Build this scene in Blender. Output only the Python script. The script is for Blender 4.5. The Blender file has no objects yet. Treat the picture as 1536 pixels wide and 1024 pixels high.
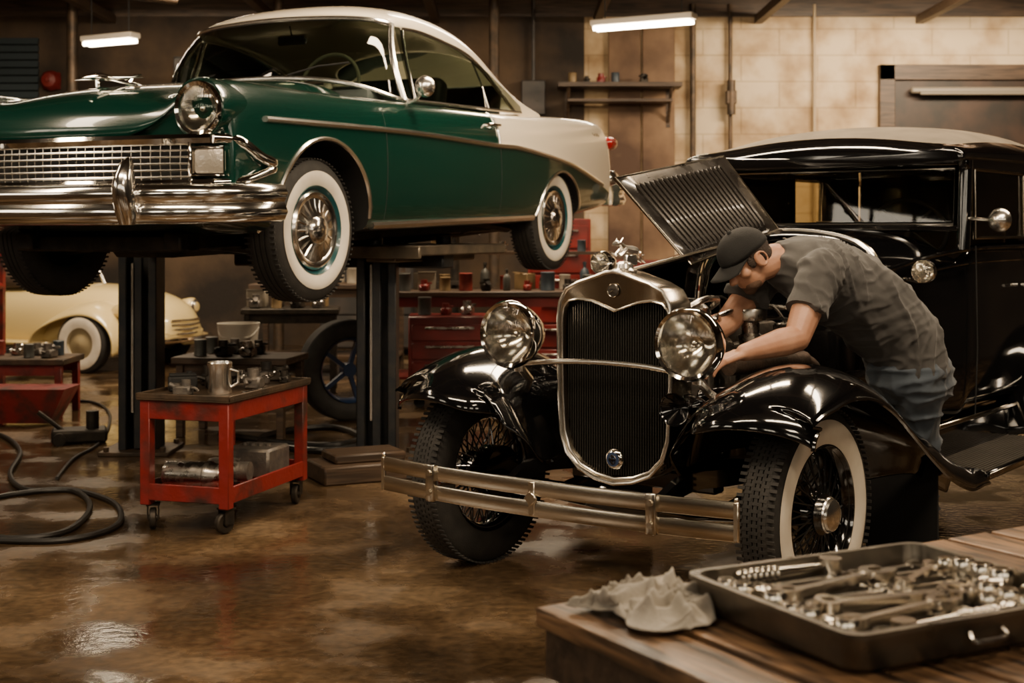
import bpy,bmesh,math,random
from mathutils import Vector as V, Matrix as M, Euler
from mathutils.bvhtree import BVHTree
from mathutils import noise as NZ
rad=math.radians; sin=math.sin; cos=math.cos; pi=math.pi
random.seed(7)
COL=bpy.context.scene.collection
# ---------------- helpers ----------------
class MB:
    def __init__(s): s.v=[];s.f=[];s.m=[]
    def add(s,vs,fs,mi=0,T=None):
        o=len(s.v)
        s.v+=[(T@V(p)) if T is not None else V(p) for p in vs]
        s.f+=[tuple(i+o for i in f) for f in fs]; s.m+=[mi]*len(fs); return s
    def box(s,c,d,rot=(0,0,0),bev=0,mi=0,seg=1):
        T=M.Translation(c)@Euler(rot).to_matrix().to_4x4()
        bm=bmesh.new(); bmesh.ops.create_cube(bm,size=1)
        for v in bm.verts: v.co=V((v.co.x*d[0],v.co.y*d[1],v.co.z*d[2]))
        if bev>0: bmesh.ops.bevel(bm,geom=bm.edges[:],offset=bev,segments=seg,affect='EDGES',profile=.5)
        bm.verts.index_update()
        s.add([v.co.copy() for v in bm.verts],[[v.index for v in f.verts] for f in bm.faces],mi,T); bm.free(); return s
    def rings(s,rg,mi=0,closed=True,cap=True,loop=False):
        n=len(rg[0]); k=len(rg); vs=[p for r in rg for p in r]; fs=[]
        for i in range(k if loop else k-1):
            i2=(i+1)%k
            for j in range(n if closed else n-1):
                j2=(j+1)%n
                fs.append((i*n+j,i*n+j2,i2*n+j2,i2*n+j))
        if cap and closed and not loop:
            fs.append(tuple(range(n))); fs.append(tuple((k-1)*n+j for j in range(n)))
        return s.add(vs,fs,mi)
    def cyl(s,a,b,r,r2=None,n=16,mi=0,cap=True):
        return s.tube([a,b],[r,r if r2 is None else r2],n,mi,cap=cap)
    def tube(s,pts,r,n=8,mi=0,loop=False,cap=True):
        pts=[V(p) for p in pts]; k=len(pts)
        if not isinstance(r,(list,tuple)): r=[r]*k
        rg=[]; u=None
        for i in range(k):
            if loop: t=pts[(i+1)%k]-pts[i-1]
            else: t=pts[min(i+1,k-1)]-pts[max(i-1,0)]
            t.normalize()
            if u is None: u=t.cross(V((0,0,1))) if abs(t.z)<.9 else t.cross(V((1,0,0)))
            u=(u-t*u.dot(t)).normalized(); w=t.cross(u)
            rg.append([pts[i]+(u*cos(2*pi*j/n)+w*sin(2*pi*j/n))*r[i] for j in range(n)])
        return s.rings(rg,mi,True,cap,loop)
    def sweep(s,pts,prof,mi=0,up=(0,0,1),loop=False,cap=True):
        pts=[V(p) for p in pts]; k=len(pts); rg=[]; up=V(up)
        for i in range(k):
            if loop: t=pts[(i+1)%k]-pts[i-1]
            else: t=pts[min(i+1,k-1)]-pts[max(i-1,0)]
            t.normalize(); sd=t.cross(up).normalized(); uu=sd.cross(t)
            rg.append([pts[i]+sd*a+uu*b for a,b in prof])
        return s.rings(rg,mi,True,cap,loop)
    def lathe(s,prof,o=(0,0,0),ax=(0,0,1),n=32,mi=0,closed=False):
        ax=V(ax).normalized(); o=V(o); q=ax.to_track_quat('Z','Y').to_matrix()
        rg=[[o+q@V((r*cos(2*pi*j/n),r*sin(2*pi*j/n),h)) for j in range(n)] for r,h in prof]
        return s.rings(rg,mi,True,False,closed)
    def sph(s,c,r,mi=0,n=16,Q=None):
        if not isinstance(r,(list,tuple)): r=(r,r,r)
        c=V(c); rg=[]; m=max(6,n//2)
        for i in range(m+1):
            a=pi*(0.001+i/m*.998)
            ring=[]
            for j in range(n):
                p=V((r[0]*sin(a)*cos(2*pi*j/n),r[1]*sin(a)*sin(2*pi*j/n),r[2]*cos(a)))
                ring.append(c+(Q@p if Q is not None else p))
            rg.append(ring)
        return s.rings(rg,mi,True,True)
    def grid(s,rows,mi=0): return s.rings(rows,mi,False,False)
    def cap(s,a,b,r1,r2=None,n=12,mi=0):
        r2=r1 if r2 is None else r2
        s.cyl(a,b,r1,r2,n,mi); s.sph(a,r1,mi,n); s.sph(b,r2,mi,n); return s
    def chain(s,pts,rs,n=12,mi=0):
        for i in range(len(pts)-1): s.cap(pts[i],pts[i+1],rs[i],rs[i+1],n,mi)
        return s
    def obj(s,name,mats,parent=None,loc=(0,0,0),rot=(0,0,0),scale=1,ang=38,sub=0,solid=0,recalc=True,weld=False,flat=False):
        me=bpy.data.meshes.new(name); me.from_pydata([tuple(v) for v in s.v],[],s.f)
        if not isinstance(mats,(list,tuple)): mats=[mats]
        for m in mats: me.materials.append(m)
        for p,mi in zip(me.polygons,s.m): p.material_index=mi; p.use_smooth=not flat
        if recalc or weld:
            bm=bmesh.new(); bm.from_mesh(me)
            if weld: bmesh.ops.remove_doubles(bm,verts=bm.verts[:],dist=1e-5)
            if recalc: bmesh.ops.recalc_face_normals(bm,faces=bm.faces[:])
            bm.to_mesh(me); bm.free()
        if not flat and ang<180: me.set_sharp_from_angle(angle=rad(ang))
        ob=bpy.data.objects.new(name,me); COL.objects.link(ob)
        ob.location=loc; ob.rotation_euler=rot; ob.scale=(scale,)*3 if not isinstance(scale,tuple) else scale
        if parent: ob.parent=parent
        if sub:
            m=ob.modifiers.new('s','SUBSURF'); m.levels=sub; m.render_levels=sub
        if solid:
            m=ob.modifiers.new('t','SOLIDIFY'); m.thickness=solid; m.offset=0
        return ob
def applym(ob,ang=None):
    bpy.context.view_layer.update()
    dg=bpy.context.evaluated_depsgraph_get(); ev=ob.evaluated_get(dg)
    me=bpy.data.meshes.new_from_object(ev); ob.modifiers.clear(); ob.data=me
    if ang:
        me.polygons.foreach_set('use_smooth',[True]*len(me.polygons)); me.set_sharp_from_angle(angle=rad(ang))
    return ob
def empty(name,loc,rz=0,scale=1,parent=None,rot=None):
    e=bpy.data.objects.new(name,None); COL.objects.link(e); e.location=loc
    e.rotation_euler=rot if rot else (0,0,rz); e.scale=(scale,)*3; e.empty_display_size=.1
    if parent: e.parent=parent
    return e
def top(o,label,cat,group=None):
    o['label']=label; o['category']=cat
    if group: o['group']=group
    return o
def struct(o): o['kind']='structure'; return o
def copytree(src,parent=None,loc=None,rot=None,scale=None):
    c=src.copy(); COL.objects.link(c)
    if parent: c.parent=parent
    if loc is not None: c.location=loc
    if rot is not None: c.rotation_euler=rot
    if scale is not None: c.scale=(scale,)*3 if not isinstance(scale,tuple) else scale
    for ch in src.children: copytree(ch,c)
    return c
def smooth(pts,k=6,loop=False):
    pts=[V(p) for p in pts]; n=len(pts); out=[]
    rng=range(n if loop else n-1)
    for i in rng:
        if loop: a,b,c,d=pts[i-1],pts[i],pts[(i+1)%n],pts[(i+2)%n]
        else: a,b,c,d=pts[max(i-1,0)],pts[i],pts[i+1],pts[min(i+2,n-1)]
        for j in range(k):
            t=j/k
            out.append(.5*((2*b)+(c-a)*t+(2*a-5*b+4*c-d)*t*t+(3*b-a-3*c+d)*t**3))
    if not loop: out.append(pts[-1])
    return out
def interp(tab,x):
    if x<=tab[0][0]: return tab[0][1]
    for (a,b),(c,d) in zip(tab,tab[1:]):
        if x<=c: return b+(d-b)*(x-a)/(c-a)
    return tab[-1][1]
# ---------------- materials ----------------
def base(name):
    m=bpy.data.materials.new(name); m.use_nodes=True; nt=m.node_tree
    return m,nt,nt.nodes['Principled BSDF']
def noisen(nt,scale,detail=6,co='Object'):
    tc=nt.nodes.new('ShaderNodeTexCoord'); n=nt.nodes.new('ShaderNodeTexNoise')
    n.inputs['Scale'].default_value=scale; n.inputs['Detail'].default_value=detail
    nt.links.new(tc.outputs[co],n.inputs['Vector']); return n
def ramp(nt,inp,stops):
    r=nt.nodes.new('ShaderNodeValToRGB'); el=r.color_ramp.elements
    while len(el)<len(stops): el.new(.5)
    for e,(p,c) in zip(el,stops): e.position=p; e.color=(*c,1) if len(c)==3 else c
    nt.links.new(inp,r.inputs[0]); return r.outputs[0]
def mat(name,col,rough=.5,metal=0,col2=None,ns=6,bump=0,bs=60,coat=0,rv=0,emit=0,sheen=0,sub=0,lo=.35,hi=.65):
    m,nt,p=base(name)
    p.inputs['Base Color'].default_value=(*col,1); p.inputs['Roughness'].default_value=rough
    p.inputs['Metallic'].default_value=metal
    if coat: p.inputs['Coat Weight'].default_value=coat; p.inputs['Coat Roughness'].default_value=.04
    if col2:
        n=noisen(nt,ns); nt.links.new(ramp(nt,n.outputs[0],[(lo,col),(hi,col2)]),p.inputs['Base Color'])
    if rv:
        n=noisen(nt,ns*1.7); nt.links.new(ramp(nt,n.outputs[0],[(.3,(max(rough-rv,0),)*3),(.7,(min(rough+rv,1),)*3)]),p.inputs['Roughness'])
    if bump:
        n=noisen(nt,bs); b=nt.nodes.new('ShaderNodeBump'); b.inputs['Strength'].default_value=bump; b.inputs['Distance'].default_value=.01
        nt.links.new(n.outputs[0],b.inputs['Height']); nt.links.new(b.outputs[0],p.inputs['Normal'])
    if emit: p.inputs['Emission Color'].default_value=(*col,1); p.inputs['Emission Strength'].default_value=emit
    if sub: p.inputs['Subsurface Weight'].default_value=sub; p.inputs['Subsurface Radius'].default_value=(.02,.008,.004)
    if sheen: p.inputs['Sheen Weight'].default_value=sheen; p.inputs['Sheen Roughness'].default_value=.5
    return m
def glass(name,tint=(.55,.6,.55),refl=1.0,rough=.02,ribs=0):
    m,nt,p=base(name); nt.nodes.remove(p)
    out=[n for n in nt.nodes if n.type=='OUTPUT_MATERIAL'][0]
    t=nt.nodes.new('ShaderNodeBsdfTransparent'); t.inputs[0].default_value=(*tint,1)
    g=nt.nodes.new('ShaderNodeBsdfGlossy'); g.inputs['Roughness'].default_value=rough; g.inputs[0].default_value=(1,1,1,1)
    f=nt.nodes.new('ShaderNodeFresnel'); f.inputs[0].default_value=1.5
    mu=nt.nodes.new('ShaderNodeMath'); mu.operation='MULTIPLY'; mu.inputs[1].default_value=refl; mu.use_clamp=True
    mx=nt.nodes.new('ShaderNodeMixShader')
    nt.links.new(f.outputs[0],mu.inputs[0]); nt.links.new(mu.outputs[0],mx.inputs[0])
    nt.links.new(t.outputs[0],mx.inputs[1]); nt.links.new(g.outputs[0],mx.inputs[2]); nt.links.new(mx.outputs[0],out.inputs[0])
    if ribs:
        tc=nt.nodes.new('ShaderNodeTexCoord'); w=nt.nodes.new('ShaderNodeTexWave'); w.inputs['Scale'].default_value=ribs
        b=nt.nodes.new('ShaderNodeBump'); b.inputs['Strength'].default_value=.4; b.inputs['Distance'].default_value=.003
        nt.links.new(tc.outputs['Object'],w.inputs['Vector']); nt.links.new(w.outputs[1],b.inputs['Height'])
        nt.links.new(b.outputs[0],g.inputs['Normal']); nt.links.new(b.outputs[0],f.inputs['Normal'])
    return m
chrome=mat('chrome',(.90,.87,.82),.07,1,rv=.03,ns=4)
satin=mat('trim_chrome',(.93,.90,.84),.24,1)
nickel=mat('aged_nickel',(.52,.46,.38),.18,1,col2=(.40,.35,.28),ns=3,rv=.05)
bumpernick=mat('bumper_nickel',(.78,.71,.60),.22,1,col2=(.68,.61,.50),ns=2,rv=.04)
blackp=mat('black_paint',(.003,.003,.0035),.10,0,coat=1)
greenp_c=(.001,.026,.018); cream=(.88,.77,.60)
greenp=mat('green_paint',greenp_c,.2,0,coat=1)
creamp=mat('cream_paint',cream,.25,0,coat=.7)
rubber=mat('tire_rubber',(.018,.017,.016),.75,0,col2=(.032,.029,.026),ns=14,bump=.2,bs=160)
white=mat('whitewall_rubber',(.78,.71,.59),.55,col2=(.68,.60,.49),ns=9)
teal=mat('teal_rim',(.008,.065,.075),.3,coat=.5)
darkm=mat('dark_greasy_metal',(.02,.018,.016),.5,.6,col2=(.05,.04,.03),ns=15,bump=.2,bs=60)
steel=mat('steel',(.55,.52,.47),.28,1,col2=(.36,.33,.30),ns=14,rv=.1)
iron=mat('cast_iron',(.12,.11,.10),.5,.7,col2=(.22,.19,.16),ns=18,bump=.3,bs=70)
matblack=mat('matte_black',(.006,.006,.006),.7)
voidm=mat('void_shade_black',(.0015,.0015,.0015),1.0)  # near-black colour standing in for the shade under the fender tail
redp=mat('worn_red_paint',(.19,.011,.008),.45,0,col2=(.035,.014,.010),ns=7,bump=.25,bs=40,rv=.12,lo=.46,hi=.68)
rust=mat('rusty_steel',(.05,.038,.028),.5,.5,col2=(.11,.072,.045),ns=9,bump=.3,bs=50)
post_m=mat('post_paint',(.018,.022,.028),.45,.3,col2=(.04,.038,.036),ns=10,bump=.15,bs=40)
hosem=mat('hose_rubber',(.012,.011,.01),.45)
glassm=glass('window_glass',(.26,.29,.25),1.3)
glassd=glass('car_glass_dark',(.62,.56,.42),1.2)
lensm=glass('headlight_lens',(.97,.95,.9),1.3,.03,ribs=30)
reflm=mat('reflector',(.97,.94,.88),.15,1)
amber=mat('parking_lens',(.42,.38,.32),.22,.4,bump=.4,bs=70,coat=.6)
redl=mat('tail_lens',(.3,.01,.01),.2,coat=.5)
interior=mat('interior_vinyl',(.03,.045,.038),.5,col2=(.02,.03,.026),ns=5)
leather=mat('brown_upholstery',(.07,.045,.03),.55,col2=(.04,.025,.018),ns=8)
fabric=mat('roof_fabric',(.20,.165,.12),.75,col2=(.13,.105,.075),ns=4,bump=.3,bs=220)
bone=mat('bone_plastic',(.40,.40,.30),.35)
def woodm(name,c1,c2,sc=(1,14,14),rough=.5,ns=2.5,bmp=.5):
    m,nt,p=base(name); tc=nt.nodes.new('ShaderNodeTexCoord'); mp=nt.nodes.new('ShaderNodeMapping'); mp.inputs['Scale'].default_value=sc
    n=nt.nodes.new('ShaderNodeTexNoise'); n.inputs['Scale'].default_value=ns; n.inputs['Detail'].default_value=9; n.inputs['Distortion'].default_value=.6
    nt.links.new(tc.outputs['Object'],mp.inputs[0]); nt.links.new(mp.outputs[0],n.inputs['Vector'])
    nt.links.new(ramp(nt,n.outputs[0],[(.36,c1),(.64,c2)]),p.inputs['Base Color']); p.inputs['Roughness'].default_value=rough
    b=nt.nodes.new('ShaderNodeBump'); b.inputs['Strength'].default_value=bmp; b.inputs['Distance'].default_value=.004
    nt.links.new(n.outputs[0],b.inputs['Height']); nt.links.new(b.outputs[0],p.inputs['Normal']); return m
wood=woodm('bench_wood',(.020,.011,.007),(.32,.18,.09),(9,1.0,9),.42,6,1)
wood2=woodm('dark_wood',(.035,.022,.014),(.10,.062,.038))
def twotone():
    m,nt,p=base('two_tone_paint'); tc=nt.nodes.new('ShaderNodeTexCoord'); sp=nt.nodes.new('ShaderNodeSeparateXYZ')
    nt.links.new(tc.outputs['Object'],sp.inputs[0])
    def ma(op,a,b):
        n=nt.nodes.new('ShaderNodeMath'); n.operation=op
        for i,x in enumerate((a,b)):
            if isinstance(x,(int,float)): n.inputs[i].default_value=x
            else: nt.links.new(x,n.inputs[i])
        return n.outputs[0]
    Y=sp.outputs[1]; Z=sp.outputs[2]; d=ma('SUBTRACT',Y,1.9)
    line=ma('SUBTRACT',.81,ma('MULTIPLY',ma('MULTIPLY',d,d),.073))
    mask=ma('MULTIPLY',ma('GREATER_THAN',Y,1.97),ma('GREATER_THAN',Z,line))
    mx=nt.nodes.new('ShaderNodeMixRGB'); nt.links.new(mask,mx.inputs[0]); mx.inputs[1].default_value=(*greenp_c,1); mx.inputs[2].default_value=(*cream,1)
    nt.links.new(mx.outputs[0],p.inputs['Base Color']); p.inputs['Roughness'].default_value=.2
    p.inputs['Coat Weight'].default_value=1; p.inputs['Coat Roughness'].default_value=.04; return m
ttone=twotone()
# ---------------- wheels ----------------
def tireprof(Rr,r0,w,grooves=4):
    h=w/2; p=[(r0,-h*.72),(r0+.04,-h*.95),(Rr-.07,-h),(Rr-.02,-h*.86),(Rr-.004,-h*.66)]
    g=[]
    for i in range(grooves):
        c=-h*.6+1.2*h*(i+.5)/grooves; e=h*.6/grooves
        g+=[(Rr,c-e*.72),(Rr,c+e*.72),(Rr-.008,c+e*.85),(Rr-.008,c+e*1.1)]
    p+=g[:-2]+[(Rr-.004,h*.66),(Rr-.02,h*.86),(Rr-.07,h),(r0+.04,h*.95),(r0,h*.72)]
    return p
hubc=mat('hubcap_chrome',(.9,.87,.82),.17,1)
def wheel_green(parent,name='wheel'):
    b=MB(); b.lathe(tireprof(.35,.195,.19),ax=(1,0,0),n=64)
    for k in range(80):
        a=2*pi*k/80
        for s in(-1,1): b.box((s*.070,.345*cos(a),.345*sin(a)),(.03,.006,.010),rot=(a+.0,0,0))
    w=b.obj(name,rubber,parent)
    MB().lathe([(.216,.089),(.23,.0955),(.26,.1),(.278,.0993),(.287,.096)],ax=(1,0,0),n=64).obj('whitewall',white,w)
    b=MB(); b.lathe([(.222,.08),(.216,.093),(.205,.08),(.195,.064),(.13,.05),(.05,.05),(.0,.05)],ax=(1,0,0),n=48)
    b.lathe([(.2,-.07),(.19,-.05),(.185,.05)],ax=(1,0,0),n=48); b.obj('rim',teal,w)
    b=MB(); b.lathe([(.188,.060),(.193,.078),(.183,.090),(.165,.088),(.155,.080),(.12,.083),(.09,.092),(.06,.10),(.001,.105)],ax=(1,0,0),n=64)
    for k in range(20):
        a=2*pi*k/20; c,s_=cos(a),sin(a)
        b.tube([(.078,.150*c,.150*s_),(.083,.11*c,.11*s_),(.094,.065*c,.065*s_)],[.006,.007,.003],6)
    b.lathe([(.065,.092),(.068,.106),(.056,.120),(.02,.128),(.001,.129)],ax=(1,0,0),n=32)
    b.obj('hubcap',hubc,w); return w
def wheel_wire(parent,name='wheel'):
    b=MB(); b.lathe(tireprof(.41,.25,.165,5),ax=(1,0,0),n=72)
    for k in range(96):
        a=2*pi*k/96
        for i,x in enumerate((-.066,-.033,0,.033,.066)):
            a2=a+(i%2)*pi/96; b.box((x,.4075*cos(a2),.4075*sin(a2)),(.030,.007,.012),rot=(a2,0,.0))
    w=b.obj(name,rubber,parent)
    MB().lathe([(.268,.076),(.29,.0845),(.325,.088),(.35,.0855),(.362,.08)],ax=(1,0,0),n=72).obj('whitewall',white,w)
    b=MB(); b.lathe([(.268,.06),(.272,.074),(.262,.076),(.252,.06),(.238,.045),(.232,0),(.238,-.045),(.252,-.06),(.268,-.07),(.26,-.05),(.25,0),(.26,.05)],ax=(1,0,0),n=64,closed=True)
    b.lathe([(.05,-.07),(.085,-.06),(.085,-.045),(.06,-.03),(.06,.05),(.08,.06),(.08,.07),(.05,.075)],ax=(1,0,0),n=32); b.obj('rim',blackp,w)
    b=MB()
    for k in range(20):
        for (x0,r0,x1,off) in((.062,.075,.035,.22),(.062,.075,.02,-.22),(-.05,.078,-.03,.22),(-.05,.078,-.01,-.22)):
            a=2*pi*k/20+(off>0)*.08; a2=a+off
            b.cyl((x0,r0*cos(a),r0*sin(a)),(x1,.236*cos(a2),.236*sin(a2)),.0036,n=5,cap=False)
    b.obj('wire_spokes',mat('spoke_paint',(.012,.012,.012),.3,.3,coat=.5),w)
    b=MB(); b.lathe([(.06,.05),(.062,.085),(.066,.095),(.06,.115),(.045,.125),(.02,.13),(.001,.13)],ax=(1,0,0),n=32)
    b.lathe([(.066,.093),(.070,.098),(.066,.104)],ax=(1,0,0),n=32)
    b.obj('hubcap',satin,w); return w
def headlight(parent,loc,Rr,depth,name='headlight',shell=chrome,yaw=0,rim=1.05):
    b=MB(); ax=(0,-1,0)
    b.lathe([(.001,-depth),(Rr*.35,-depth*.94),(Rr*.7,-depth*.7),(Rr*.9,-depth*.38),(Rr*.97,-.02),(Rr*.97,0)],ax=ax,n=40)
    h=b.obj(name,shell,parent,loc=loc,rot=(0,0,yaw))
    MB().lathe([(Rr*.96,-.02),(Rr*(rim-.01),-.014),(Rr*rim,.006),(Rr*(rim*.5+.46),.026),(Rr*.9,.02),(Rr*.89,.004)],ax=ax,n=48).obj('headlight_rim',chrome,h)
    b=MB(); b.lathe([(Rr*.92,.006),(Rr*.7,-depth*.25),(Rr*.4,-depth*.5),(Rr*.12,-depth*.62),(.001,-depth*.64)],ax=ax,n=40)
    b.sph((0,depth*.3,0),(Rr*.13,Rr*.13,Rr*.13),n=12); b.obj('reflector',reflm,h)
    MB().lathe([(Rr*.91,.008),(Rr*.7,.022),(Rr*.4,.034),(.001,.04)],ax=ax,n=40).obj('lens',lensm,h)
    return h
# ================= GREEN CAR =================
TH=rad(25.3)
G=empty('car',(-1.735,7.133,1.0),rot=(rad(1.6),0,-TH))
top(G,'green and cream two-tone 1950s hardtop car raised on a lift','car')
def gsec(y,zc,zv,zf,w,zb=.33,wz=None):
    pts=[(0,zc),(.28,zc-.006),(.47,zc-.03 if zc>.95 else zc),(.58,zv),(.70,zf-.004),(w-.10,zf),(w-.035,zf-.05),(w-.005,zf-.16),(w+.004,max(zf-.33,.5)),(w-.005,.50),(w-.03,zb+.03),(w-.07,zb),(w-.25,zb-.01)]
    full=pts+[(0,zb-.01)]+[(-x,z) for x,z in reversed(pts[1:])]
    out=[]
    for x,z in full:
        bow=0
        if y<.1: bow=.10*(abs(x)/.9)**2*min(1,(.1-y)/.7)
        if y>3.4: bow=-.1*(abs(x)/.9)**2*min(1,(y-3.4)/.5)
        out.append((x,y+bow,z))
    return out
st=[(-.80,.79,.80,.93,.90,.44),(-.795,.86,.90,1.02,.912,.42),(-.72,.95,.97,1.045,.918,.40),(-.6,1.015,.985,1.046,.919,.37),(-.4,1.055,.995,1.044,.92,.34),(-.1,1.09,1.0,1.035,.92,.33),(.35,1.13,1.015,1.03,.92,.33),(.72,1.16,1.03,1.03,.92,.33),(.86,1.12,1.04,1.03,.92,.33),(.98,.90,.93,1.03,.92,.33),(1.5,.86,.88,1.025,.92,.33),(2.2,.86,.88,1.02,.92,.33),(2.6,.92,.96,1.02,.92,.33),(2.75,1.04,1.03,1.03,.92,.33),(3.1,1.06,1.035,1.04,.915,.35),(3.6,1.03,1.01,1.045,.90,.38),(3.9,.98,.97,1.04,.885,.40),(4.02,.88,.88,1.01,.875,.42),(4.05,.75,.76,.87,.86,.44)]
b=MB(); b.rings([gsec(*s) for s in st])
body=b.obj('body',ttone,G,ang=180,sub=3)
body.data.materials.append(matblack)
applym(body)
for (yc,zc,r) in((.04,.36,.425),(2.93,.27,.385)):
    c=MB().cyl((-1.3,yc,zc),(-.52,yc,zc),r,n=56).obj('tmpc',matblack)
    c2=MB().cyl((.52,yc,zc),(1.3,yc,zc),r,n=56).obj('tmpc',matblack)
    for k in(c,c2):
        k.parent=G
        md=body.modifiers.new('b','BOOLEAN'); md.operation='DIFFERENCE'; md.object=k; md.solver='EXACT'
    applym(body)
    for k in(c,c2): bpy.data.objects.remove(k)
me=body.data
if len(me.materials)<2: me.materials.append(matblack)
for p in me.polygons:
    c=p.center; dark=c.z<.34 and abs(p.normal.z)>.8
    for (yc,zc,r) in((.04,.36,.425),(2.93,.27,.385)):
        if abs(c.x)<.925 and abs(math.hypot(c.y-yc,c.z-zc)-r)<.01 and abs(p.normal.x)<.35: dark=True
        if math.hypot(c.y-yc,c.z-zc)<r and abs(c.x)<.6: dark=True
    p.material_index=1 if dark else 0; p.use_smooth=True
me.set_sharp_from_angle(angle=rad(40))
bm=bmesh.new(); bm.from_mesh(me); bvh=BVHTree.FromBMesh(bm); bm.free()
def side(y,z,sgn=1,off=.004):
    h=bvh.ray_cast(V((sgn*2,y,z)),V((-sgn,0,0)))
    return V((h[0].x+sgn*off,y,z)) if h[0] else V((sgn*.92,y,z))
def topz(x,y,off=.004):
    h=bvh.ray_cast(V((x,y,3)),V((0,0,-1))); return V((x,y,h[0].z+off))
trimz=[(-.45,.865),(.83,.85),(1.9,.81),(2.3,.798),(2.98,.724),(3.3,.667),(3.72,.575)]
for sg in(1,-1):
    pts=smooth([side(y,z,sg) for y,z in trimz],5)
    MB().tube([side(p.y,p.z,sg) for p in pts],.0145,8).obj('side_trim',satin,G)
    MB().tube([side(1.97,.81+.2*i/6,sg) for i in range(7)],.007,6).obj('divider_trim',satin,G)
    a0=[(rad(205-t*8)) for t in range(27)]
    MB().tube([side(.04+.43*cos(a),.36+.43*sin(a),sg,.002) for a in a0 if .36+.43*sin(a)>.34],.011,6).obj('wheel_arch_trim',satin,G)
    MB().tube([side(y,.36,sg,.006) for y in [.5+.1*i for i in range(21)]],.022,8).obj('sill_trim',satin,G)
    MB().tube([side(2.93+.39*cos(rad(170-5*t)),.27+.39*sin(rad(170-5*t)),sg,.002) for t in range(33) if .27+.39*sin(rad(170-5*t))>.36],.009,6).obj('wheel_arch_trim',satin,G)
    for ya,yb in((.62,.62),(1.97,2.0)):
        MB().tube([side(ya+(yb-ya)*t/10,1.01-.62*t/10,sg,-.001) for t in range(11)],.0035,5).obj('door_seam',matblack,G)
    b=MB(); p=side(1.82,.93,sg,0); b.tube([p,p+V((sg*.035,.01,0)),p+V((sg*.04,.06,0)),p+V((sg*.035,.13,0)),p+V((0,.14,0))],.010,8); b.obj('door_handle',chrome,G)
    b=MB()
    b.tube([side(3.56+.012*i,.93+.012*sin(i*1.6),sg,.002) for i in range(14)],.003,5); b.obj('script_emblem',chrome,G)
# roof
rs=[(.97,1.10,1.545,1.50,.66),(1.06,1.18,1.59,1.51,.682),(1.3,1.36,1.632,1.505,.70),(1.6,1.62,1.652,1.475,.71),(1.95,1.92,1.632,1.425,.715),(2.25,2.18,1.56,1.335,.71),(2.45,2.40,1.47,1.225,.71),(2.64,2.60,1.36,1.135,.72),(2.82,2.78,1.2,1.08,.74),(2.95,2.95,1.08,1.045,.77)]
fr=[0,.2,.42,.62,.78,.9,.97,1]
def rsec(r):
    yc,ye,zc,ze,hw=r; out=[]
    for f in fr:
        out.append((f*hw,yc+(ye-yc)*f**2.2,ze+(zc-ze)*(1-f**2.6)**.8 if f<1 else ze))
    out.append((hw+.004,ye,ze-.055 if ye<2.5 else ze-.09))
    return [(-x,y,z) for x,y,z in reversed(out[1:])]+out
R_=[rsec(r) for r in rs]; n=len(R_[0])
b=MB(); b.grid(R_[:7]); b.grid([r[:5] for r in R_[6:]]); b.grid([r[-5:] for r in R_[6:]])
roof=b.obj('roof',creamp,G,ang=180,weld=True)
mm=roof.modifiers.new('t','SOLIDIFY'); mm.thickness=.03; mm.offset=-1
mm=roof.modifiers.new('s','SUBSURF'); mm.levels=2; mm.render_levels=2
MB().grid([[V(p)-V((0,.01,.012)) for p in r[4:-4]] for r in R_[6:]]).obj('rear_window',glassm,G)
wb=[(0,.70,1.165),(.25,.715,1.16),(.48,.755,1.14),(.66,.83,1.10),(.76,.92,1.055),(.795,1.02,1.035)]
wt=[(0,.975,1.52),(.2,.985,1.517),(.42,1.01,1.508),(.56,1.04,1.495),(.64,1.085,1.478),(.66,1.125,1.468)]
mir=lambda l:[(-x,y,z) for x,y,z in reversed(l[1:])]+l
WB,WT=smooth(mir(wb),3),smooth(mir(wt),3)
rows=[]
for i in range(7):
    t=i/6; rows.append([a.lerp(c,t)+V((0,-.05*sin(pi*t),.02*sin(pi*t))) for a,c in zip(WB,WT)])
MB().grid(rows).obj('windshield',glassm,G,ang=180)
b=MB(); b.tube(WB,.013,8); b.tube(WT,.014,8)
for sg in(0,-1): b.tube([r[sg] for r in rows],.018,8)
b.obj('windshield_frame',satin,G)
for sg in(1,-1):
    rail=[(R_[i][-1] if sg>0 else R_[i][0]) for i in range(1,8)]
    b=MB(); rl=smooth(rail,4); b.tube([V(p)+V((sg*.004,0,-.004)) for p in rl],.010,8)
    wo=[V((sg*.815,y,1.035)) for y in (1.02,1.3,1.7,2.1,2.5)]
    b.tube(wo,.010,6)
    b.tube([(sg*.80,1.14,1.03),(sg*.73,1.17,1.25),(sg*.68,1.2,1.455)],.011,8)
    b.tube([(sg*.81,2.05,1.03),(sg*.75,2.06,1.2),(sg*.705,2.03,1.33)],.006,6)
    b.obj('window_trim',satin,G)
    rows2=[]
    for i in range(9):
        t=i/8; y=1.1+t*1.45; zt=interp([(1.12,1.455),(1.38,1.45),(1.63,1.42),(1.92,1.37),(2.18,1.275),(2.38,1.175),(2.55,1.08)],y)
        f=(zt-1.035)/.44
        rows2.append([(sg*(.80-.115*f*u),y,1.035+(zt-1.035)*u) for u in(0,.33,.66,1)])
    MB().grid(rows2).obj('side_window',glassm,G,ang=180)
def seat(y,name='seat'):
    b=MB(); b.box((0,y,.93),(1.3,.5,.16),bev=.05,seg=3); b.box((0,y+.25,1.06),(1.3,.14,.32),rot=(rad(-12),0,0),bev=.05,seg=3); return b.obj(name,interior,G)
seat(1.5); seat(2.25)
b=MB(); b.tube([(.34+.0*0+.19*cos(a),.98+.05*sin(a),1.13+.18*sin(a)) for a in [2*pi*i/32 for i in range(32)]],.011,8,loop=True)
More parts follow.
